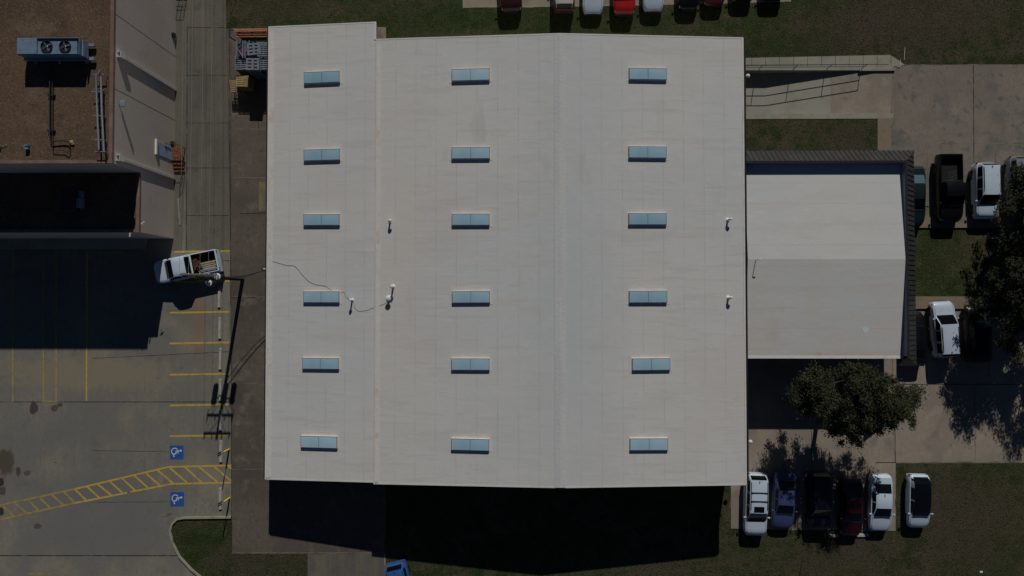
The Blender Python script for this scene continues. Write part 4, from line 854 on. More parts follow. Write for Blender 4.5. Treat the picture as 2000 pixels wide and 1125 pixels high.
# ---- wheel stops
ws0 = None; labs = ['topmost concrete wheel stop, just below the white pickup', 'second concrete wheel stop below the white pickup', 'third concrete wheel stop below the white pickup', 'concrete wheel stop crossed by the transformer shadows',
    'concrete wheel stop crossed by the crossarm shadows', 'concrete wheel stop beside the upper accessible sign', 'concrete wheel stop beside the lower accessible sign']
for i, (x, ya, yb) in enumerate(((429, 559, 601), (430, 620, 662), (431, 680, 722), (431, 742, 781), (431, 801, 840), (432, 861, 902), (431, 953, 994))):
    if ws0 is None:
        m = MB(); m.add([(-.14, -.93, 0), (.14, -.93, 0), (.14, .93, 0), (-.14, .93, 0), (-.10, -.90, .14), (.10, -.90, .14), (.10, .90, .14), (-.10, .90, .14)], [(4, 5, 6, 7), (0, 1, 5, 4), (1, 2, 6, 5), (2, 3, 7, 6), (3, 0, 4, 7)])
        o = ws0 = m.build('wheel_stop', [surf('wheel_stop_concrete', (.46, .44, .39), [('n', (.34, .32, .28), 3, .45, .65, .8)], rough=.9)])
    else: o = ws0.copy(); C.objects.link(o)
    tag(o, labs[i], 'wheel stop', 'concrete wheel stops'); a_ = G(x, (ya+yb)/2); o.location = (a_.x, a_.y, .004); o.rotation_euler = (0, 0, R(random.uniform(-1, 1)))
for (x, y, lab) in ((1684, 1045, 'white wheel stop in front of the dark red car'), (1628, 1046, 'pale wheel stop between the dark cars under the tree')):
    o = ws0.copy(); C.objects.link(o); tag(o, lab, 'wheel stop', 'wheel stops in the lower lot'); a_ = G(x, y); o.location = (a_.x, a_.y, .004); o.rotation_euler = (0, 0, R(91)); o.scale = (1, .55 if x > 1650 else .4, 1)
# ---- accessible parking signs
def accsign(x, y, lab):
    o = empty('parking_sign', lab, 'sign', G(x, y), group='accessible parking signs on yellow posts')
    m = MB(); m.lathe((0, 0, 0), [(.075, 0), (.075, 1.0), (.06, 1.05), (.01, 1.07)], 'Z', 12); m.build('sleeve', [surf('yellow_sleeve', (.85, .60, .04), rough=.5)], o)
    m = MB(); m.tube([(0, 0, 1.0), (0, 0, 2.2)], .025, 6); m.build('post', 'galv', o)
    m = MB(); m.box(-.045, -.03, -.16, .16, 1.7, 2.18); m.box(-.045, -.03, -.16, .16, 1.5, 1.66); m.build('plate', 'dark_steel', o)
    m = MB(); m.box(-.0475, -.0455, -.155, .155, 1.705, 2.175); m.build('sign_face', [surf('sign_blue', (.02, .09, .35), rough=.5)], o)
    m = MB(); xx = -.049
    def seg2(a_, b_, wd=.03):
        a_, b_ = Vector(a_), Vector(b_); d = (b_-a_).normalized(); nn = Vector((-d.y, d.x))*wd/2
        m.face([(xx, -p.x, p.y) for p in (a_+nn, a_-nn, b_-nn, b_+nn)])
    cz = 1.78
    seg2((0, cz+.25), (.005, cz+.12)); seg2((.0, cz+.19), (.08, cz+.19), .02); seg2((0, cz+.12), (.07, cz+.12)); seg2((.07, cz+.12), (.11, cz+.02))
    for k in range(8):
        a0_, a1_ = R(120+k*28), R(120+(k+1)*28); seg2((.0+.09*math.cos(a0_), cz+.08+.09*math.sin(a0_)), (.09*math.cos(a1_), cz+.08+.09*math.sin(a1_)), .02)
    m.build('wheelchair_symbol', 'white_mark', o)
accsign(447.5, 877.5, 'upper accessible parking sign on a yellow post'); accsign(448.5, 972.5, 'lower accessible parking sign on a yellow post, near the grass island')

# ================================================================== STORAGE BESIDE THE LEAN-TO
def pallet_mesh(L_=1.2, W_=1.0, mat='wood_grey', nm='pallet', nb=7, blocks=True):
    m = MB()
    for k in range(nb):
        x = -L_/2+k*(L_-.1)/(nb-1); m.box(x, x+.1, -W_/2, W_/2, .118, .14)
    for y in (-W_/2, -.045, W_/2-.09): m.box(-L_/2, L_/2, y, y+.09, .02, .117)
    for x in (-L_/2, -.05, L_/2-.1): m.box(x, x+.1, -W_/2, W_/2, 0, .019)
    return m.build(nm, mat)
def plastic_pallet():
    m = MB(); L_, W_ = 1.15, 1.0
    for k in range(4): y = -W_/2+k*(W_-.16)/3; m.box(-L_/2, L_/2, y, y+.16, .1, .14)
    for x in (-L_/2, -.09, L_/2-.18): m.box(x, x+.18, -W_/2+.005, W_/2-.005, .02, .135)
    m.box(-L_/2+.02, L_/2-.02, -W_/2+.02, W_/2-.02, .0, .019)
    return m.build('pallet', 'wood_grey')
pm = pallet_mesh(); pp = plastic_pallet(); base_used = {'a': False, 'b': False}
def stack(x, y, nlay, which, rz, topx, desc):
    """x,y: photo pixel of the top pallet's centre"""
    z = nlay*.148; c = G(x, y, z)
    for k in range(nlay):
        src = pm if which == 'a' else pp
        if not base_used[which]: o = src; base_used[which] = True
        else: o = src.copy(); C.objects.link(o)
        o.location = (c.x+random.uniform(-.02, .02), c.y+random.uniform(-.02, .02), k*.148+.006); o.rotation_euler = (0, 0, R(rz+random.uniform(-1.2, 1.2)))
        tag(o, ('topmost pallet of ' if k == nlay-1 else 'grey pallet lower down in ')+desc, 'pallet', 'pallets in '+desc)
stack(495.5, 95.5, 15, 'b', 6, 0, 'the upper middle grey stack')
stack(514, 96, 15, 'a', 90, 0, 'the upper grey stack against the white roof')
stack(470, 122, 11, 'a', 92, 0, 'the lower left grey stack')
stack(493, 125, 16, 'b', -2, 0, 'the lower middle grey stack')
stack(514, 122, 14, 'a', 90, 0, 'the lower grey stack against the white roof')
tp = pallet_mesh(.95, 1.05, 'wood_tan', 'pallet', 6)
c = G(473, 158, 1.33); first = True
for k in range(9):
    o = tp if first else tp.copy()
    if not first: C.objects.link(o)
    first = False; o.location = (c.x, c.y, .006+k*.148); o.rotation_euler = (0, 0, R(88+random.uniform(-2, 2)))
    tag(o, ('topmost pallet of ' if k == 8 else 'tan pallet lower down in ')+'the short tan stack', 'pallet', 'pallets in the short tan stack')
o = tp.copy(); C.objects.link(o); c = G(457, 168, 1.0); o.location = (c.x, c.y, .90); o.rotation_euler = (R(0), R(-8), R(92)); o.scale = (1.05, .62, 1); tag(o, 'narrow tan frame leaning at the driveway edge, left of the tan stack', 'pallet')
m = MB(); m.tube([(-.2, .45, 0), (-.2, .45, .88)], .04, 6); m.tube([(-.2, -.45, 0), (-.2, -.45, .88)], .04, 6); m.tube([(.2, -.45, 0), (.2, -.45, .88)], .04, 6); m.tube([(.2, .45, 0), (.2, .45, .88)], .04, 6); m.box(-.25, .25, -.5, -.44, .80, .86); m.box(-.25, .25, .44, .5, .80, .86)
o2 = m.build('trestle', 'wood_tan'); o2.location = (c.x, c.y, 0); tag(o2, 'small tan trestle under the narrow tan frame', 'trestle')
# blue-grey rack frame upper left of stacks
c = G(474, 96, 1.9); fr = empty('rack_frame', 'blue steel rack frame lying on red crates left of the pallets', 'rack frame', (c.x, c.y, 0))
m = MB()
for x in (-.55, -.5+.5, .2, .55): m.box(x-.04, x+.04, -.75, .75, 1.82, 1.9)
for s_ in (-1, 1): m.tube([(-.5, .1, 1.88), (0, -.6*s_*.9-.1, 1.88)], .03, 5); m.tube([(.5, .3*s_, 1.88), (.1, -.5, 1.88)], .03, 5)
m.build('frame', 'blue_steel', fr)
m = MB(); m.box(-.5, .5, -.7, .35, 0, .9, bevel=.02); m.box(-.45, .45, -.6, .3, .92, 1.78, bevel=.02); m.build('crate', [surf('dull_red_crate', (.16, .045, .04), [('n', (.08, .03, .03), 4, .45, .65, .8)], rough=.7)], fr)
# orange beams
for i, (y, x0_, z, wd) in enumerate(((57.5, 456, 1.5, .10), (60.8, 459, 1.5, .09), (66.8, 466, 1.38, .10), (71.5, 462, 1.3, .09))):
    a_, b_ = G(x0_, y+.5, z), G(524, y-.5, z); m = MB(); dirv = (b_-a_); ln = dirv.length
    m.box(0, ln, -wd/2, wd/2, -.07, .07); m.box(0, .05, -wd/2-.01, wd/2+.01, -.1, .08)
    o = m.build('rack_beam', 'orange'); o.location = a_; o.rotation_euler = (0, 0, math.atan2(dirv.y, dirv.x))
    tag(o, ['topmost in the photo', 'second from the top', 'third from the top', 'lowest in the photo'][i]+' of the orange steel beams beside the lean-to', 'steel beam', 'orange beams beside the lean-to')
m = MB(); a_, b_ = G(460, 66, .6), G(524, 66, .6)
for x in (.35, 1.5, 2.5): m.box(a_.x+x, a_.x+x+.1, a_.y-.32, a_.y+.22, 0, 1.18)
m.box(a_.x+.1, b_.x, a_.y-.25, a_.y+.15, .5, .6)
tag(m.build('storage_trestle', surf('dark_red_steel', (.10, .02, .015), rough=.8)), 'dark red trestle carrying the orange beams', 'trestle')
m = MB(); a_, b_ = G(474, 76.5, 1.2), G(524, 76.5, 1.2); m.box(a_.x, b_.x, a_.y-.14, a_.y+.14, 1.0, 1.2); m.box(a_.x+.3, a_.x+.4, a_.y-.1, a_.y+.1, 0, 1.0); m.box(b_.x-.5, b_.x-.4, a_.y-.1, a_.y+.1, 0, 1.0)
tag(m.build('green_rail', 'green'), 'dark green steel beam between orange beams and grey pallets', 'steel beam')
m = MB(); a_ = G(447, 59, .3); m.tube([a_, G(460, 59, .5)], .04, 6); m.tube([G(447, 60, 0), a_], .04, 6); tag(m.build('pipe', 'dark_steel'), 'dark pipe end poking out left of the orange beams', 'pipe')

# ================================================================== CARS
SPEC = {  # fractions of length from the nose
 'sedan': dict(L=4.8, W=1.84, H=1.45, cowl=.27, rf=.435, rr=.695, rg=.845, belt=[(0, .60), (.02, .68), (.10, .82), (.27, .98), (.7, 1.0), (.86, 1.04), (.95, 1.0), (1, .80)], wr=.74, pil=[(.52, .545)], qp=(.70, .80)),
 'hatch': dict(L=4.45, W=1.80, H=1.52, cowl=.24, rf=.42, rr=.86, rg=.965, belt=[(0, .62), (.02, .70), (.08, .84), (.24, 1.0), (.9, 1.06), (.97, .98), (1, .85)], wr=.77, pil=[(.53, .555)], qp=(.78, .9)),
 'suv': dict(L=4.75, W=1.90, H=1.74, cowl=.265, rf=.405, rr=.93, rg=.985, belt=[(0, .72), (.02, .82), (.06, .98), (.27, 1.10), (.9, 1.14), (.985, 1.10), (1, .95)], wr=.80, pil=[(.50, .53), (.70, .74)], qp=(.91, .97)),
 'pickup': dict(L=5.6, W=2.0, H=1.88, cowl=.225, rf=.36, rr=.555, rg=.59, belt=[(0, .78), (.02, .88), (.06, 1.05), (.25, 1.20), (.59, 1.22), (1, 1.20)], wr=.80, pil=[(.44, .465)], qp=(.53, .56), bed=(.615, .975)),
}
def make_car(kind, body, label, cat=None, rearm=None, roofmat=None, rails=False, sunroof=False, rack=False, bedmat='black', L=None, glassm='glass', wheelm='dark_steel'):
    S = SPEC[kind]; L = L or S['L']; W, Hh = S['W'], S['H']
    name = 'parked_pickup' if kind == 'pickup' else 'parked_car'
    root = empty(name, label, cat or ('pickup truck' if kind == 'pickup' else 'car'))
    ks = set([0, .008, .02, .045, .08, .13, .19, S['cowl'], S['cowl']+.001, S['rf'], S['rr'], S['rg'], S['rg']+.004, .95, .98, .992, 1])
    for a_ in (.25, .5, .75): ks.add(lerp(S['cowl'], S['rf'], a_)); ks.add(lerp(S['rr'], S['rg'], a_))
    k = S['rf']
    while k < S['rr']: ks.add(round(k, 4)); k += .045
    for a_, b_ in S['pil']+[S['qp']]: ks.add(a_); ks.add(b_)
    bed = S.get('bed')
    if bed:
        for v in (bed[0]-.003, bed[0], bed[1], bed[1]+.003, .7, .85): ks.add(v)
        ks.discard(.98)
    ks = sorted(ks); xs_ = []
    for v in ks:
        if not xs_ or v-xs_[-1] > .0025: xs_.append(v)
    rings = []; info = []
    for f in xs_:
        x = f*L; e = min(x, L-x)
        w_ = W/2*(1-(.27 if f < .5 else .20)*max(0, 1-e/.75)**2.2)
        if bed and f > .5: w_ = W/2*(1-.03*max(0, 1-e/.3)**2)
        zb = interp(S['belt'], f)
        t = 0 if f <= S['cowl'] or f >= S['rg'] else ((f-S['cowl'])/(S['rf']-S['cowl']) if f < S['rf'] else (1 if f <= S['rr'] else 1-(f-S['rr'])/(S['rg']-S['rr'])))
        t = t**.92 if 0 < t < 1 else t
        mid = (S['rf']+S['rr'])/2; zr_ = Hh-.05*((f-mid)/(S['rr']-S['rf'])*2)**2 if t > .99 else Hh-.05
        wr = w_*S['wr']; e0 = .30+.12*max(0, 1-e/.2)
        pts = [(w_*.93, e0), (w_, e0+.16), (w_*1.0, (zb+.3)*.55), (w_*.985, zb-.10), (w_*.95, zb-.012)]
        hood = [(w_*.91, zb+.012), (w_*.88, zb+.020), (w_*.85, zb+.028), (w_*.78, zb+.038), (w_*.40, zb+.055), (0, zb+.06)]
        cabn = [(w_*.90, zb+.012), (lerp(w_*.90, wr, .52), lerp(zb, zr_-.05, .52)), (wr, zr_-.055), (wr*.91, zr_-.014), (wr*.5, zr_+.006), (0, zr_+.012)]
        if bed and bed[0] <= f <= bed[1]:
            up = [(w_*.92, zb+.01), (w_*.88, zb+.01), (w_*.86, zb-.01), (w_*.85, .72), (w_*.4, .72), (0, .72)]
        else: up = [(lerp(h_[0], c_[0], t), lerp(h_[1], c_[1], t)) for h_, c_ in zip(hood, cabn)]
        if bed and f > .605 and not (bed[0] <= f <= bed[1]): up = [(w_*.92, zb+.01), (w_*.88, zb+.01), (w_*.86, zb+.01), (w_*.6, zb+.01), (w_*.3, zb+.01), (0, zb+.01)]
        half = pts+up
        ring = [(L/2-x, y, z) for y, z in half]+[(L/2-x, -y, z) for y, z in half[-2::-1]]
        rings.append(ring); info.append(t)
    N = len(rings[0]); nh = 11
    parts = {}
    def put(cls, quad_):
        parts.setdefault(cls, []).append(quad_)
    for i in range(len(rings)-1):
        fm = (xs_[i]+xs_[i+1])/2; t0, t1 = info[i], info[i+1]
        for k in range(N-1):
            kk = k if k < nh-1 else N-2-k            # 0..9, mirrored
            cls = 'body'
            if max(t0, t1) > 0:
                pil = any(a_ <= fm <= b_ for a_, b_ in S['pil']+[S['qp']])
                if kk in (5, 6) and not pil and min(t0, t1) > .12: cls = ('sideL%d' if k < nh-1 else 'sideR%d') % sum(fm > b_ for a_, b_ in S['pil']+[S['qp']])
                if kk in (8, 9) and fm < S['rf'] and (t0+t1)/2 > .04: cls = 'wind'
                if kk in (8, 9) and fm > S['rr'] and (t0+t1)/2 > .08: cls = 'rear'
                if roofmat and cls == 'body' and kk >= 7 and (t0+t1)/2 > .35: cls = 'roof'
            if bed and bed[0]-.003 <= fm <= bed[1]+.003 and kk >= 7: cls = 'bed'
            put(cls, (i, k))
    def mesh(cls, nm, mat, off=0):
        m = MB(); idx = {}; vs = []; fs = []
        for (i, k) in parts.get(cls, []):
            q = []
            for (a_, b_) in ((i, k), (i, k+1), (i+1, k+1), (i+1, k)):
                if (a_, b_) not in idx: idx[(a_, b_)] = len(vs); vs.append(rings[a_][b_])
                q.append(idx[(a_, b_)])
            fs.append(tuple(q[::-1]))
        if cls == 'body':
            for ri, rev in ((0, True), (len(rings)-1, False)):
                base = len(vs); vs += rings[ri]; fs.append(tuple(base+j for j in (range(N) if rev else range(N-1, -1, -1))))
            base = len(vs)
            vs += [(L/2-.05, W*.40, .31), (L/2-.05, -W*.40, .31), (-L/2+.05, -W*.42, .31), (-L/2+.05, W*.42, .31)]; fs.append((base, base+1, base+2, base+3))
        if not fs: return None
        m.add(vs, fs, 0, True); return m.build(nm, mat, root, 32)
    mesh('body', 'body', body); mesh('wind', 'windscreen', glassm); mesh('rear', 'rear_window', rearm or glassm); [mesh(c_, 'side_window', glassm) for c_ in sorted(parts) if c_.startswith('side')]
    if roofmat: mesh('roof', 'roof', roofmat)
    if bed: mesh('bed', 'bed_liner', bedmat)
    # wheels
    wr_ = .34 if kind in ('sedan', 'hatch') else (.38 if kind == 'suv' else .41)
    for fx_ in (.175, .80 if kind != 'pickup' else .78):
        for s_ in (-1, 1):
            wo = bpy.data.objects.new('wheel', None); C.objects.link(wo); wo.parent = root; wo.location = (L/2-fx_*L, s_*(W/2-.125), wr_)
            m = MB(); m.lathe((0, 0, 0), [(wr_-.12, -.11), (wr_-.02, -.11), (wr_, -.08), (wr_, .08), (wr_-.02, .115), (wr_-.12, .115)], 'Y', 20); m.build('tyre', 'black', wo)
            m = MB(); m.lathe((0, s_*.118, 0), [(wr_-.11, -.02), (wr_-.12, .004), (.06, .01), (.01, .012)], 'Y', 14); m.build('rim', wheelm, wo)
    m = MB()
    for fx_ in (.175, .80 if kind != 'pickup' else .78):
        for s_ in (-1, 1):
            cx_ = L/2-fx_*L; n_ = 12; r_ = wr_+.07; yy = s_*(W/2+.006)
            vs = [(cx_+r_*math.cos(a_), yy-(.035*s_ if math.sin(a_) > .75 else 0), max(.3, wr_+r_*math.sin(a_)*.98)) for a_ in [math.pi*k/n_ for k in range(n_+1)]]
            m.add(vs, [tuple(range(n_+1))])
    m.build('wheel_arch', 'black', root)
    # lamps, mirrors, plates
    zb0 = interp(S['belt'], .04); zb1 = interp(S['belt'], .985)
    for s_ in (-1, 1):
        m = MB(); y0_, y1_ = s_*W*.27, s_*W*.425
        m.add([(L/2-.035, y0_, zb0-.16), (L/2-.12, y1_, zb0-.16), (L/2-.30, y1_*1.06, zb0-.0), (L/2-.07, y0_, zb0-.085), (L/2-.22, y1_*1.0, zb0+.015), (L/2-.16, y0_, zb0+.02)], [(0, 1, 4, 3), (1, 2, 4), (3, 4, 5), (0, 3, 5)], 0, True); m.build('headlight', 'lamp', root)
        m = MB(); m.box(-L/2-.006, -L/2+.10, min(s_*W*.30, s_*W*.44), max(s_*W*.30, s_*W*.44), zb1-.22, zb1-.04, bevel=.02); m.build('taillight', 'tail', root)
        m = MB(); mx_ = L/2-(S['cowl']+.045)*L; zt = interp(S['belt'], S['cowl'])
        m.box(mx_-.06, mx_+.06, min(s_*W*.5, s_*(W*.5+.15)), max(s_*W*.5, s_*(W*.5+.15)), zt+.0, zt+.15, bevel=.03); m.box(mx_-.03, mx_+.03, min(s_*W*.45, s_*W*.5), max(s_*W*.45, s_*W*.5), zt+.03, zt+.07); m.build('mirror', body if kind != 'pickup' else 'black', root)
    # hood shut lines and cowl strip
    m = MB(); zc = interp(S['belt'], S['cowl'])
    xc = L/2-S['cowl']*L; m.box(xc+.005, xc+.10, -W*.36, W*.36, zc+.045, zc+.066)
    for s_ in (-1, 1):
        hp = []
        for f in (.03, .07, .12, .17, S['cowl']-.01):
            e = f*L; w_ = W/2*(1-.27*max(0, 1-e/.75)**2.2); hp.append((L/2-e, s_*w_*.82, interp(S['belt'], f)+.036))
        m.tube(hp, .010, 4)
    w_f = W/2*.73; m.tube([(L/2-.13, -w_f*.9, interp(S['belt'], .025)+.030), (L/2-.055, -w_f*.5, interp(S['belt'], .012)+.045), (L/2-.04, 0, interp(S['belt'], .008)+.055), (L/2-.055, w_f*.5, interp(S['belt'], .012)+.045), (L/2-.13, w_f*.9, interp(S['belt'], .025)+.030)], .012, 4)
    m.build('shut_line', 'black', root)
    m = MB(); zg = interp(S['belt'], .0)
    m.box(L/2-.01, L/2+.045, -W*.27, W*.27, zg-.22, zg-.02, bevel=.02); m.box(L/2-.01, L/2+.06, -W*.30, W*.30, .34, .46, bevel=.02); m.build('grille', 'dark_steel', root)
    def topz(f, yf):                                    # height of the body at fraction f, half-width fraction yf (0..1 of hood)
        return interp(S['belt'], f)+.035
    if rails:
        for s_ in (-1, 1):
            m = MB(); y = s_*W/2*S['wr']*.90
            m.tube([(L/2-(S['rf']+.05)*L, y, Hh-.04), (L/2-(S['rf']+.07)*L, y, Hh+.035), (L/2-(S['rr']-.05)*L, y, Hh+.02), (L/2-(S['rr']-.03)*L, y, Hh-.07)], .022, 6); m.build('roof_rail', 'dark_steel', root)
    if rack:
        for f in (.60, .735): m = MB(); x = L/2-f*L; m.box(x-.03, x+.03, -W*.37, W*.37, Hh+.03, Hh+.065); m.build('rack_bar', 'dark_steel', root)
    if sunroof:
        m = MB(); x = L/2-(S['rf']+.065)*L; m.box(x-.22, x+.22, -.42, .42, Hh-.02, Hh+.018, bevel=.012); m.build('sunroof', 'glass', root)
    if kind in ('suv', 'hatch', 'sedan') and not roofmat:
        m = MB(); x = L/2-(S['rr']-.03)*L; m.box(x-.07, x+.07, -.02, .02, Hh-.03, Hh+.05); m.build('antenna', 'dark_steel', root)
    if kind == 'pickup':
        m = MB(); m.box(-L/2-.10, -L/2+.02, -W*.46, W*.46, .42, .62, bevel=.02); m.build('bumper', 'chrome', root)
    return root
def place(o, x, y, head, z=.8, yaw=0):
    """centre at photo pixel; head = compass of the nose: 0 right, 90 up, 270 down"""
    p = G(x, y, z); o.location = (p.x, p.y, .006); o.rotation_euler = (0, 0, R(head+yaw)); return o
WHITE = paint('white_car_paint', (.62, .74, .85)); WHITE2 = paint('cool_white_car_paint', (.58, .68, .80)); BLACKP = paint('black_car_paint', (.004, .004, .005), coat=.1); NAVY = paint('navy_car_paint', (.008, .011, .026), coat=.15)  # both whites carry a blue sky-reflection tint in their base colour
BLUEP = paint('blue_car_paint', (.075, .10, .24), metal=.1); DRED = paint('dark_red_car_paint', (.035, .004, .006)); RED = paint('red_car_paint', (.45, .012, .012)); MAROON = paint('maroon_car_paint', (.10, .018, .03)); SILV = paint('silver_car_paint', (.27, .30, .35), metal=.1)
BROWN = paint('brown_car_paint', (.10, .055, .045)); BEIGE = paint('cream_roof_paint', (.55, .54, .48)); DGREEN = paint('dark_green_car_paint', (.010, .022, .024)); BRBLUE = paint('bright_blue_paint', (.04, .13, .38))
# lower lot
place(make_car('suv', WHITE, 'white four wheel drive with roof rack and sunroof, leftmost in the lower lot', rails=True, sunroof=True, rack=True, L=5.25), 1475.5, 985, 270, yaw=-1.5)
place(make_car('sedan', BLUEP, 'blue car beside the white four wheel drive with the roof rack'), 1531, 976, 270, yaw=-3)
place(make_car('suv', NAVY, 'very dark navy car in the tree shadow, right of the blue car', L=4.9), 1600, 979, 270)
place(make_car('sedan', DRED, 'dark red car in the tree shadow, left of the white sedan'), 1663, 991, 270, yaw=-1)
place(make_car('sedan', WHITE, 'white sedan with dark windows parked beside the dark red car'), 1720, 982, 270, yaw=-1.5)
place(make_car('hatch', WHITE, 'white car with a black roof parked on the grass', roofmat='glass', L=4.5), 1794, 979, 270, yaw=-1)
# upper lot right of the annex
place(make_car('sedan', DGREEN, 'dark car half hidden by the annex mansard in the upper lot', rearm='glass_pale', L=5.1), 1785, 383, 270)
place(make_car('pickup', BLACKP, 'black pickup with an open bed beside the white wagon', L=5.75), 1854, 368, 270)
place(make_car('suv', WHITE, 'white boxy wagon between the black pickup and the silver car', rails=True, L=4.75), 1924, 373, 270)
place(make_car('suv', SILV, 'silver grey car partly under the tree at the right edge', rails=False, L=4.9), 1990, 362, 270, yaw=1)
# lower bays beside the annex
place(make_car('sedan', BLACKP, 'black car half hidden by the annex mansard beside the white wagon', L=4.6), 1786, 662, 90)
place(make_car('suv', WHITE2, 'white wagon with roof rails below the grass strip', rails=True, L=4.75), 1843, 643, 90, yaw=3)
place(make_car('suv', BLACKP, 'very dark car in deep shade under the right hand tree', rails=False, L=4.8), 1908, 652, 90)
# far row at the top edge
far = [(997, 23, 'suv', DRED, None, 'dark red car, leftmost in the row cut by the top edge', 272, 4.9), (1101, 24, 'suv', BROWN, BEIGE, 'brown car with a cream roof in the top row', 90, 4.7),
       (1158, 26, 'sedan', WHITE2, None, 'white car between the cream roofed car and the bright red car', 270, 4.7), (1219, 28, 'suv', RED, None, 'bright red car in the row at the top edge', 270, 4.7),
       (1276, 21, 'sedan', WHITE2, None, 'white car just right of the bright red car', 270, 4.7), (1345, 17, 'sedan', BLACKP, None, 'black car with a bright nose trim in the top row', 270, 4.7),
       (1395, 10, 'sedan', MAROON, None, 'maroon car right of the black car in the top row', 270, 4.7), (1451, 3, 'sedan', BLACKP, None, 'dark car barely visible at the top edge', 270, 4.7), (1510, -2, 'suv', BLACKP, None, 'rightmost dark vehicle at the top edge, casting a long shadow', 270, 4.9)]
for (x, yb, kind, mt, rm, lab, hd, L_) in far:
    p = G(x, yb, .7); o = make_car(kind, mt, lab, roofmat=rm, L=L_); o.location = (p.x, p.y+L_/2, .006); o.rotation_euler = (0, 0, R(hd))
# bright blue vehicle at the bottom
o = make_car('suv', BRBLUE, 'bright blue boxy car cut by the bottom edge', rails=True, L=4.7); p = G(795, 1104, 1.4)
o.rotation_euler = (0, 0, R(284)); o.location = (p.x+math.sin(R(14))*2.35*-1+.0, p.y-2.30, .006)
# white pickup by the pole
wp = make_car('pickup', WHITE, 'white pickup with timber in its open bed, under the utility pole', L=5.7); place(wp, 364, 521, 191, z=.95)
wp.rotation_euler = (0, 0, R(191.5))
Mw = Matrix.Translation(wp.location) @ Matrix.Rotation(wp.rotation_euler.z, 4, 'Z')
def inbed(m, name, mats, lab, cat, off, rz=0):
    o = m.build(name, mats); o.location = Mw @ Vector(off); o.rotation_euler = (0, 0, wp.rotation_euler.z+R(rz)); return tag(o, lab, cat)
m = MB()
for k in range(5): y = k*.16; m.box(-.75+.05*(k%2), .75-.04*(k%3), y, y+.125, 0, .06); 
for k in range(4): y = .03+k*.17; m.box(-.7+.06*(k%2), .72-.05*k, y, y+.11, .062, .12)
inbed(m, 'timber_planks', surf('bleached_timber', (.46, .42, .32), [('n', (.34, .30, .22), 5, .45, .65, .8)], rough=.85), 'pale timber planks lying in the bed of the white pickup', 'timber', (-1.75, -.10, .735))
m = MB(); m.box(-.3, .3, -.35, .35, 0, .35, bevel=.03); m.box(-.2, .5, -.7, -.4, 0, .25, bevel=.03); m.tube([(-.4, -.2, .38), (.3, .3, .42)], .05, 6); m.tube([(.1, -.5, .3), (-.2, .4, .45)], .04, 6); m.tube([(-.3, .5, .1), (.45, .1, .4)], .035, 6)
inbed(m, 'scrap_pile', surf('dark_red_scrap', (.09, .035, .025), [('n', (.22, .10, .07), 5, .52, .66, .8)], rough=.9), 'rust red jumble at the cab end of the white pickup bed', 'scrap', (-.95, .12, .735), 15)
m = MB(); m.box(-.7, .7, -.12, .12, 0, .3, bevel=.03); m.box(-.06, .06, -.02, .02, .3, .34)
inbed(m, 'toolbox', 'galv', 'long grey box along the side of the white pickup bed', 'toolbox', (-1.7, .66, .735))
# rack in the bed of black pickup
bk = [o for o in C.objects if o.get('label', '').startswith('black pickup')][0]
m = MB()
for k in range(6): m.tube([(-.3+k*.12, -.35, .2), (-.3+k*.12, .35, .45)], .018, 5)
for k in range(4): m.tube([(-.35, -.3+k*.2, .22+k*.07), (.4, -.3+k*.2, .22+k*.07)], .018, 5)
o = m.build('wire_rack', surf('dull_wire', (.12, .12, .12), rough=.7)); Mb = Matrix.Translation(bk.location) @ Matrix.Rotation(bk.rotation_euler.z, 4, 'Z'); o.location = Mb @ Vector((-1.05, .1, .74)); o.rotation_euler = (0, 0, R(20)); tag(o, 'tangled grey wire rack in the bed of the black pickup', 'rack')

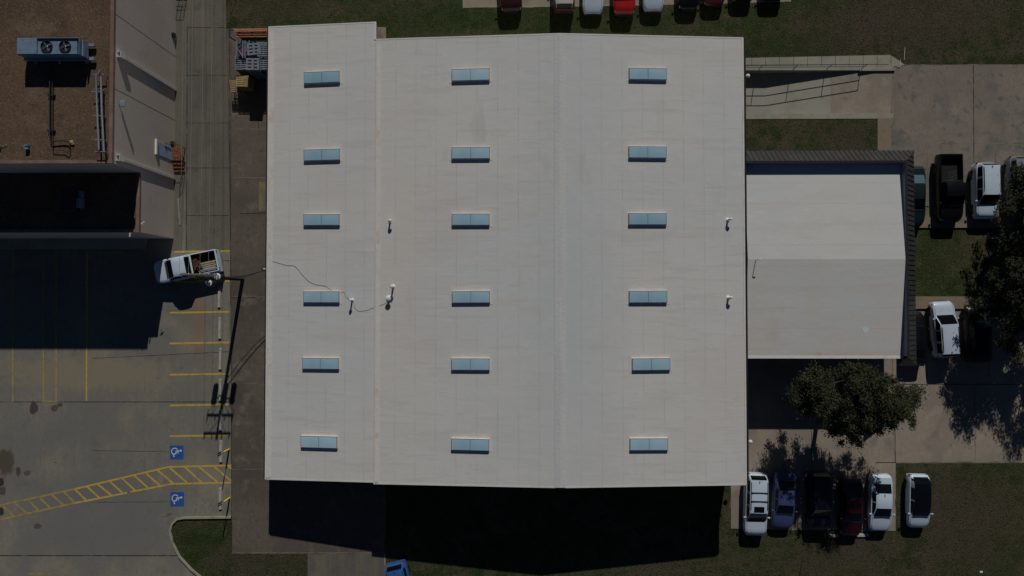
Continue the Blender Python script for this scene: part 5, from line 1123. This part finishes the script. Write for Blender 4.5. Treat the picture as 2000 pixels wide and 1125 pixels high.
# ================================================================== TREES
def tree(name, label, base, blobs, hue, nleaf=260, leaf=.13, seed=1, lean=(0, 0)):
    """blobs: (dx, dy, z, rx, ry, rz) foliage masses round the base point"""
    rnd = random.Random(seed)
    root = empty(name, label, 'tree', base)
    m = MB(); fork = Vector((lean[0]*.4, lean[1]*.4, 2.5))
    m.tube([(0, 0, -.05), (lean[0]*.15, lean[1]*.15, .8), tuple(fork)], [.28, .21, .18], 10)
    tips = []; bs = sorted(blobs, key=lambda b: math.atan2(b[1]-.3, b[0]-.5)); nl = 3; limb = {}
    for q in range(nl):
        grp = bs[q*len(bs)//nl:(q+1)*len(bs)//nl]; mc = sum((Vector(b[:3]) for b in grp), Vector())/len(grp)
        e_ = fork.lerp(mc, .62); e_.z = max(fork.z+.5, mc.z-1.0); k_ = fork.lerp(e_, .5)+Vector((rnd.uniform(-.3, .3), rnd.uniform(-.3, .3), -.1))
        m.tube([fork-Vector((0, 0, .15)), k_, e_], [.15, .12, .075], 8)
        for b in grp: limb[id(b)] = e_
    for b_ in blobs:
        (dx, dy, z, rx, ry, rz) = b_; root_e = limb[id(b_)]
        n_ = max(8, int(rx*ry*rz*6.0))
        c = Vector((dx, dy, z)); a_ = root_e.lerp(c, .5)+Vector((rnd.uniform(-.3, .3), rnd.uniform(-.3, .3), .2))
        m.tube([root_e, a_, c], [.06, .045, .03], 6)
        for _ in range(n_):
            while True:
                u = Vector((rnd.uniform(-1, 1), rnd.uniform(-1, 1), rnd.uniform(-1, 1)))
                if .25 < u.length < 1: break
            u *= (.55+.5*rnd.random())/max(u.length, .6) if rnd.random() < .5 else 1
            t_ = c+Vector((u.x*rx, u.y*ry, u.z*rz)); tips.append((t_, c)); 
            if rnd.random() < .5: m.tube([c, c.lerp(t_, .5)+Vector((0, 0, .12)), t_], [.04, .025, .010], 5, cap=False)
    m.build('trunk', 'bark', root)
    vs = []; fs = []
    for (t_, c) in tips:
        r_ = rnd.uniform(.28, .58); out = (t_-c).normalized() if (t_-c).length > .1 else Vector((0, 0, 1))
        for _ in range(int(nleaf*r_)):
            d = Vector((rnd.gauss(0, .5), rnd.gauss(0, .5), rnd.gauss(0, .36)))*r_+out*rnd.random()*r_*.5
            p = t_+d; s_ = leaf*rnd.uniform(.5, 1.25)
            ax = Vector((rnd.gauss(0, 1), rnd.gauss(0, 1), rnd.gauss(0, .7))).normalized(); nn = Vector((rnd.gauss(0, .7), rnd.gauss(0, .7), 1)).normalized()
            u = ax.cross(nn); 
            if u.length < .05: continue
            u.normalize(); v_ = nn.cross(u)
            k = len(vs); vs += [p-u*s_, p-v_*s_*.42, p+u*s_, p+v_*s_*.42]; fs.append((k, k+1, k+2, k+3))
    me = bpy.data.meshes.new('crown'); me.from_pydata([tuple(v) for v in vs], [], fs); me.materials.append(g[hue]); me.update()
    o = bpy.data.objects.new('crown', me); C.objects.link(o); o.parent = root
    return root
def blob_px(base, x, y, z, rx, ry, rz):
    p = G(x, y, z); return (p.x-base.x, p.y-base.y, z, rx/24.5, ry/24.5, rz)
TE = math.tan(R(SUN_EL))
def blob_sh(base, x, y, z, rx, ry, rz):
    """foliage mass at height z whose shade falls at ground pixel (x, y)"""
    p = G(x, y, 0)-Vector((SH.x, SH.y, 0))*z/TE; return (p.x-base.x, p.y-base.y, z, rx/22.5, ry/22.5, rz)
b1 = G(1601, 786)
tree('broadleaf_tree', 'spreading dark tree below the annex, in front of the parked row', b1, [blob_px(b1, 1580, 765, 4.4, 42, 38, 1.2), blob_px(b1, 1630, 748, 5.2, 48, 34, 1.2), blob_px(b1, 1690, 745, 5.6, 44, 32, 1.2), blob_px(b1, 1640, 795, 4.8, 50, 38, 1.3),
     blob_px(b1, 1700, 785, 5.2, 46, 42, 1.3), blob_px(b1, 1665, 835, 4.5, 44, 30, 1.1), blob_px(b1, 1745, 775, 5.2, 36, 36, 1.1), blob_px(b1, 1765, 812, 4.8, 26, 28, .9), blob_px(b1, 1600, 795, 4.0, 40, 30, 1.0), blob_px(b1, 1680, 730, 5.6, 30, 14, .6),
     blob_px(b1, 1685, 800, 6.2, 50, 40, 1.0), blob_px(b1, 1620, 780, 6.0, 40, 30, .9), blob_px(b1, 1768, 775, 5.0, 24, 26, .8), blob_px(b1, 1655, 850, 4.2, 44, 18, .8), blob_px(b1, 1725, 820, 4.9, 34, 30, .9), blob_px(b1, 1560, 775, 4.2, 26, 36, .9),
     blob_sh(b1, 1600, 1005, 7.0, 30, 26, .8), blob_sh(b1, 1560, 990, 6.8, 24, 22, .7), blob_sh(b1, 1645, 1000, 6.4, 30, 22, .8), blob_sh(b1, 1650, 950, 5.4, 34, 26, .9), blob_sh(b1, 1590, 950, 6.0, 34, 28, .9), blob_sh(b1, 1520, 925, 5.4, 22, 30, .8), blob_sh(b1, 1615, 1045, 7.6, 22, 16, .5)], 'leaf', seed=3, nleaf=420, leaf=.095)
b2 = G(2000, 440)
tree('broadleaf_tree', 'tall dark tree at the right edge beside the silver car', b2, [blob_sh(b2, 1948, 492, 2.9, 22, 38, .8), blob_sh(b2, 1955, 540, 3.8, 30, 42, 1.1), blob_sh(b2, 1928, 560, 4.6, 26, 34, 1.1), blob_sh(b2, 1990, 560, 5.0, 40, 50, 1.4),
     blob_sh(b2, 1980, 480, 3.2, 34, 44, 1.0), blob_sh(b2, 1915, 610, 5.6, 34, 34, 1.2), blob_sh(b2, 1960, 640, 6.3, 44, 40, 1.3), blob_sh(b2, 2030, 620, 6.5, 50, 50, 1.4), blob_sh(b2, 2030, 520, 4.5, 40, 50, 1.4),
     blob_sh(b2, 1905, 660, 6.6, 34, 36, 1.1), blob_sh(b2, 1940, 600, 5.4, 40, 34, 1.1), blob_sh(b2, 1965, 560, 4.4, 34, 40, 1.0), blob_sh(b2, 1940, 450, 2.6, 16, 22, .6), blob_sh(b2, 1990, 640, 6.6, 50, 44, 1.2), blob_sh(b2, 1930, 520, 3.8, 24, 34, .9), blob_sh(b2, 1970, 600, 5.0, 44, 40, 1.1), blob_sh(b2, 1945, 660, 6.0, 44, 34, 1.1), blob_px(b2, 1985, 410, 3.4, 26, 40, .8), blob_px(b2, 1975, 470, 3.2, 34, 40, .8), blob_px(b2, 1960, 530, 3.4, 34, 34, .8), blob_px(b2, 1990, 560, 4.0, 34, 34, 1.0), blob_px(b2, 1945, 575, 3.0, 26, 22, .6)], 'leaf2', seed=5, nleaf=330, leaf=.11)
b3 = G(2020, 640)
tree('broadleaf_tree', 'dark tree at the right edge whose shade covers the lower lot', b3, [blob_sh(b3, 1985, 680, 3.4, 46, 34, 1.0), blob_sh(b3, 1940, 700, 4.4, 36, 34, 1.1), blob_sh(b3, 1898, 722, 5.2, 34, 34, 1.1), blob_sh(b3, 1960, 745, 5.0, 46, 36, 1.3), blob_sh(b3, 1872, 775, 5.8, 26, 36, 1.1), blob_sh(b3, 1915, 690, 5.2, 40, 36, 1.2), blob_sh(b3, 1955, 790, 5.8, 30, 26, 1.0), blob_sh(b3, 1940, 740, 5.6, 50, 30, 1.1),
     blob_sh(b3, 1922, 775, 5.6, 30, 26, 1.0), blob_sh(b3, 1985, 795, 5.6, 42, 34, 1.2), blob_sh(b3, 1876, 822, 6.2, 12, 22, .7), blob_sh(b3, 2000, 835, 6.2, 30, 30, 1.1), blob_sh(b3, 2050, 720, 4.6, 50, 50, 1.3), blob_sh(b3, 2060, 800, 6.0, 50, 50, 1.3), blob_sh(b3, 1880, 735, 5.4, 30, 34, 1.1), blob_sh(b3, 1910, 760, 5.2, 36, 34, 1.1), blob_sh(b3, 1955, 770, 5.2, 40, 30, 1.1), blob_sh(b3, 1990, 760, 5.0, 40, 34, 1.1), blob_sh(b3, 1925, 705, 4.6, 44, 30, 1.1), blob_sh(b3, 1960, 815, 6.0, 20, 22, .8), blob_sh(b3, 1985, 865, 6.4, 20, 14, .6), blob_px(b3, 1975, 620, 4.2, 40, 30, 1.0), blob_px(b3, 1990, 665, 4.2, 34, 34, 1.0), blob_px(b3, 1935, 600, 4.0, 30, 20, .7)], 'leaf2', seed=9, nleaf=330, leaf=.11)
# small litter on the grass
o = tag(MB().box(-.12, .12, -.08, .08, .0, .05, bevel=.01).build('litter', 'white_metal'), 'white scrap lying on the grass at bottom right', 'litter'); o.location = G(1916, 1117)
# guy marker wire at bottom
m = MB(); m.tube([G(1569, 1085, .05), G(1570, 1098, .4), G(1572, 1150, 1.6)], .02, 6); tag(m.build('guy_wire', 'cable'), 'thin dark wire standing in the grass at the bottom edge', 'wire')
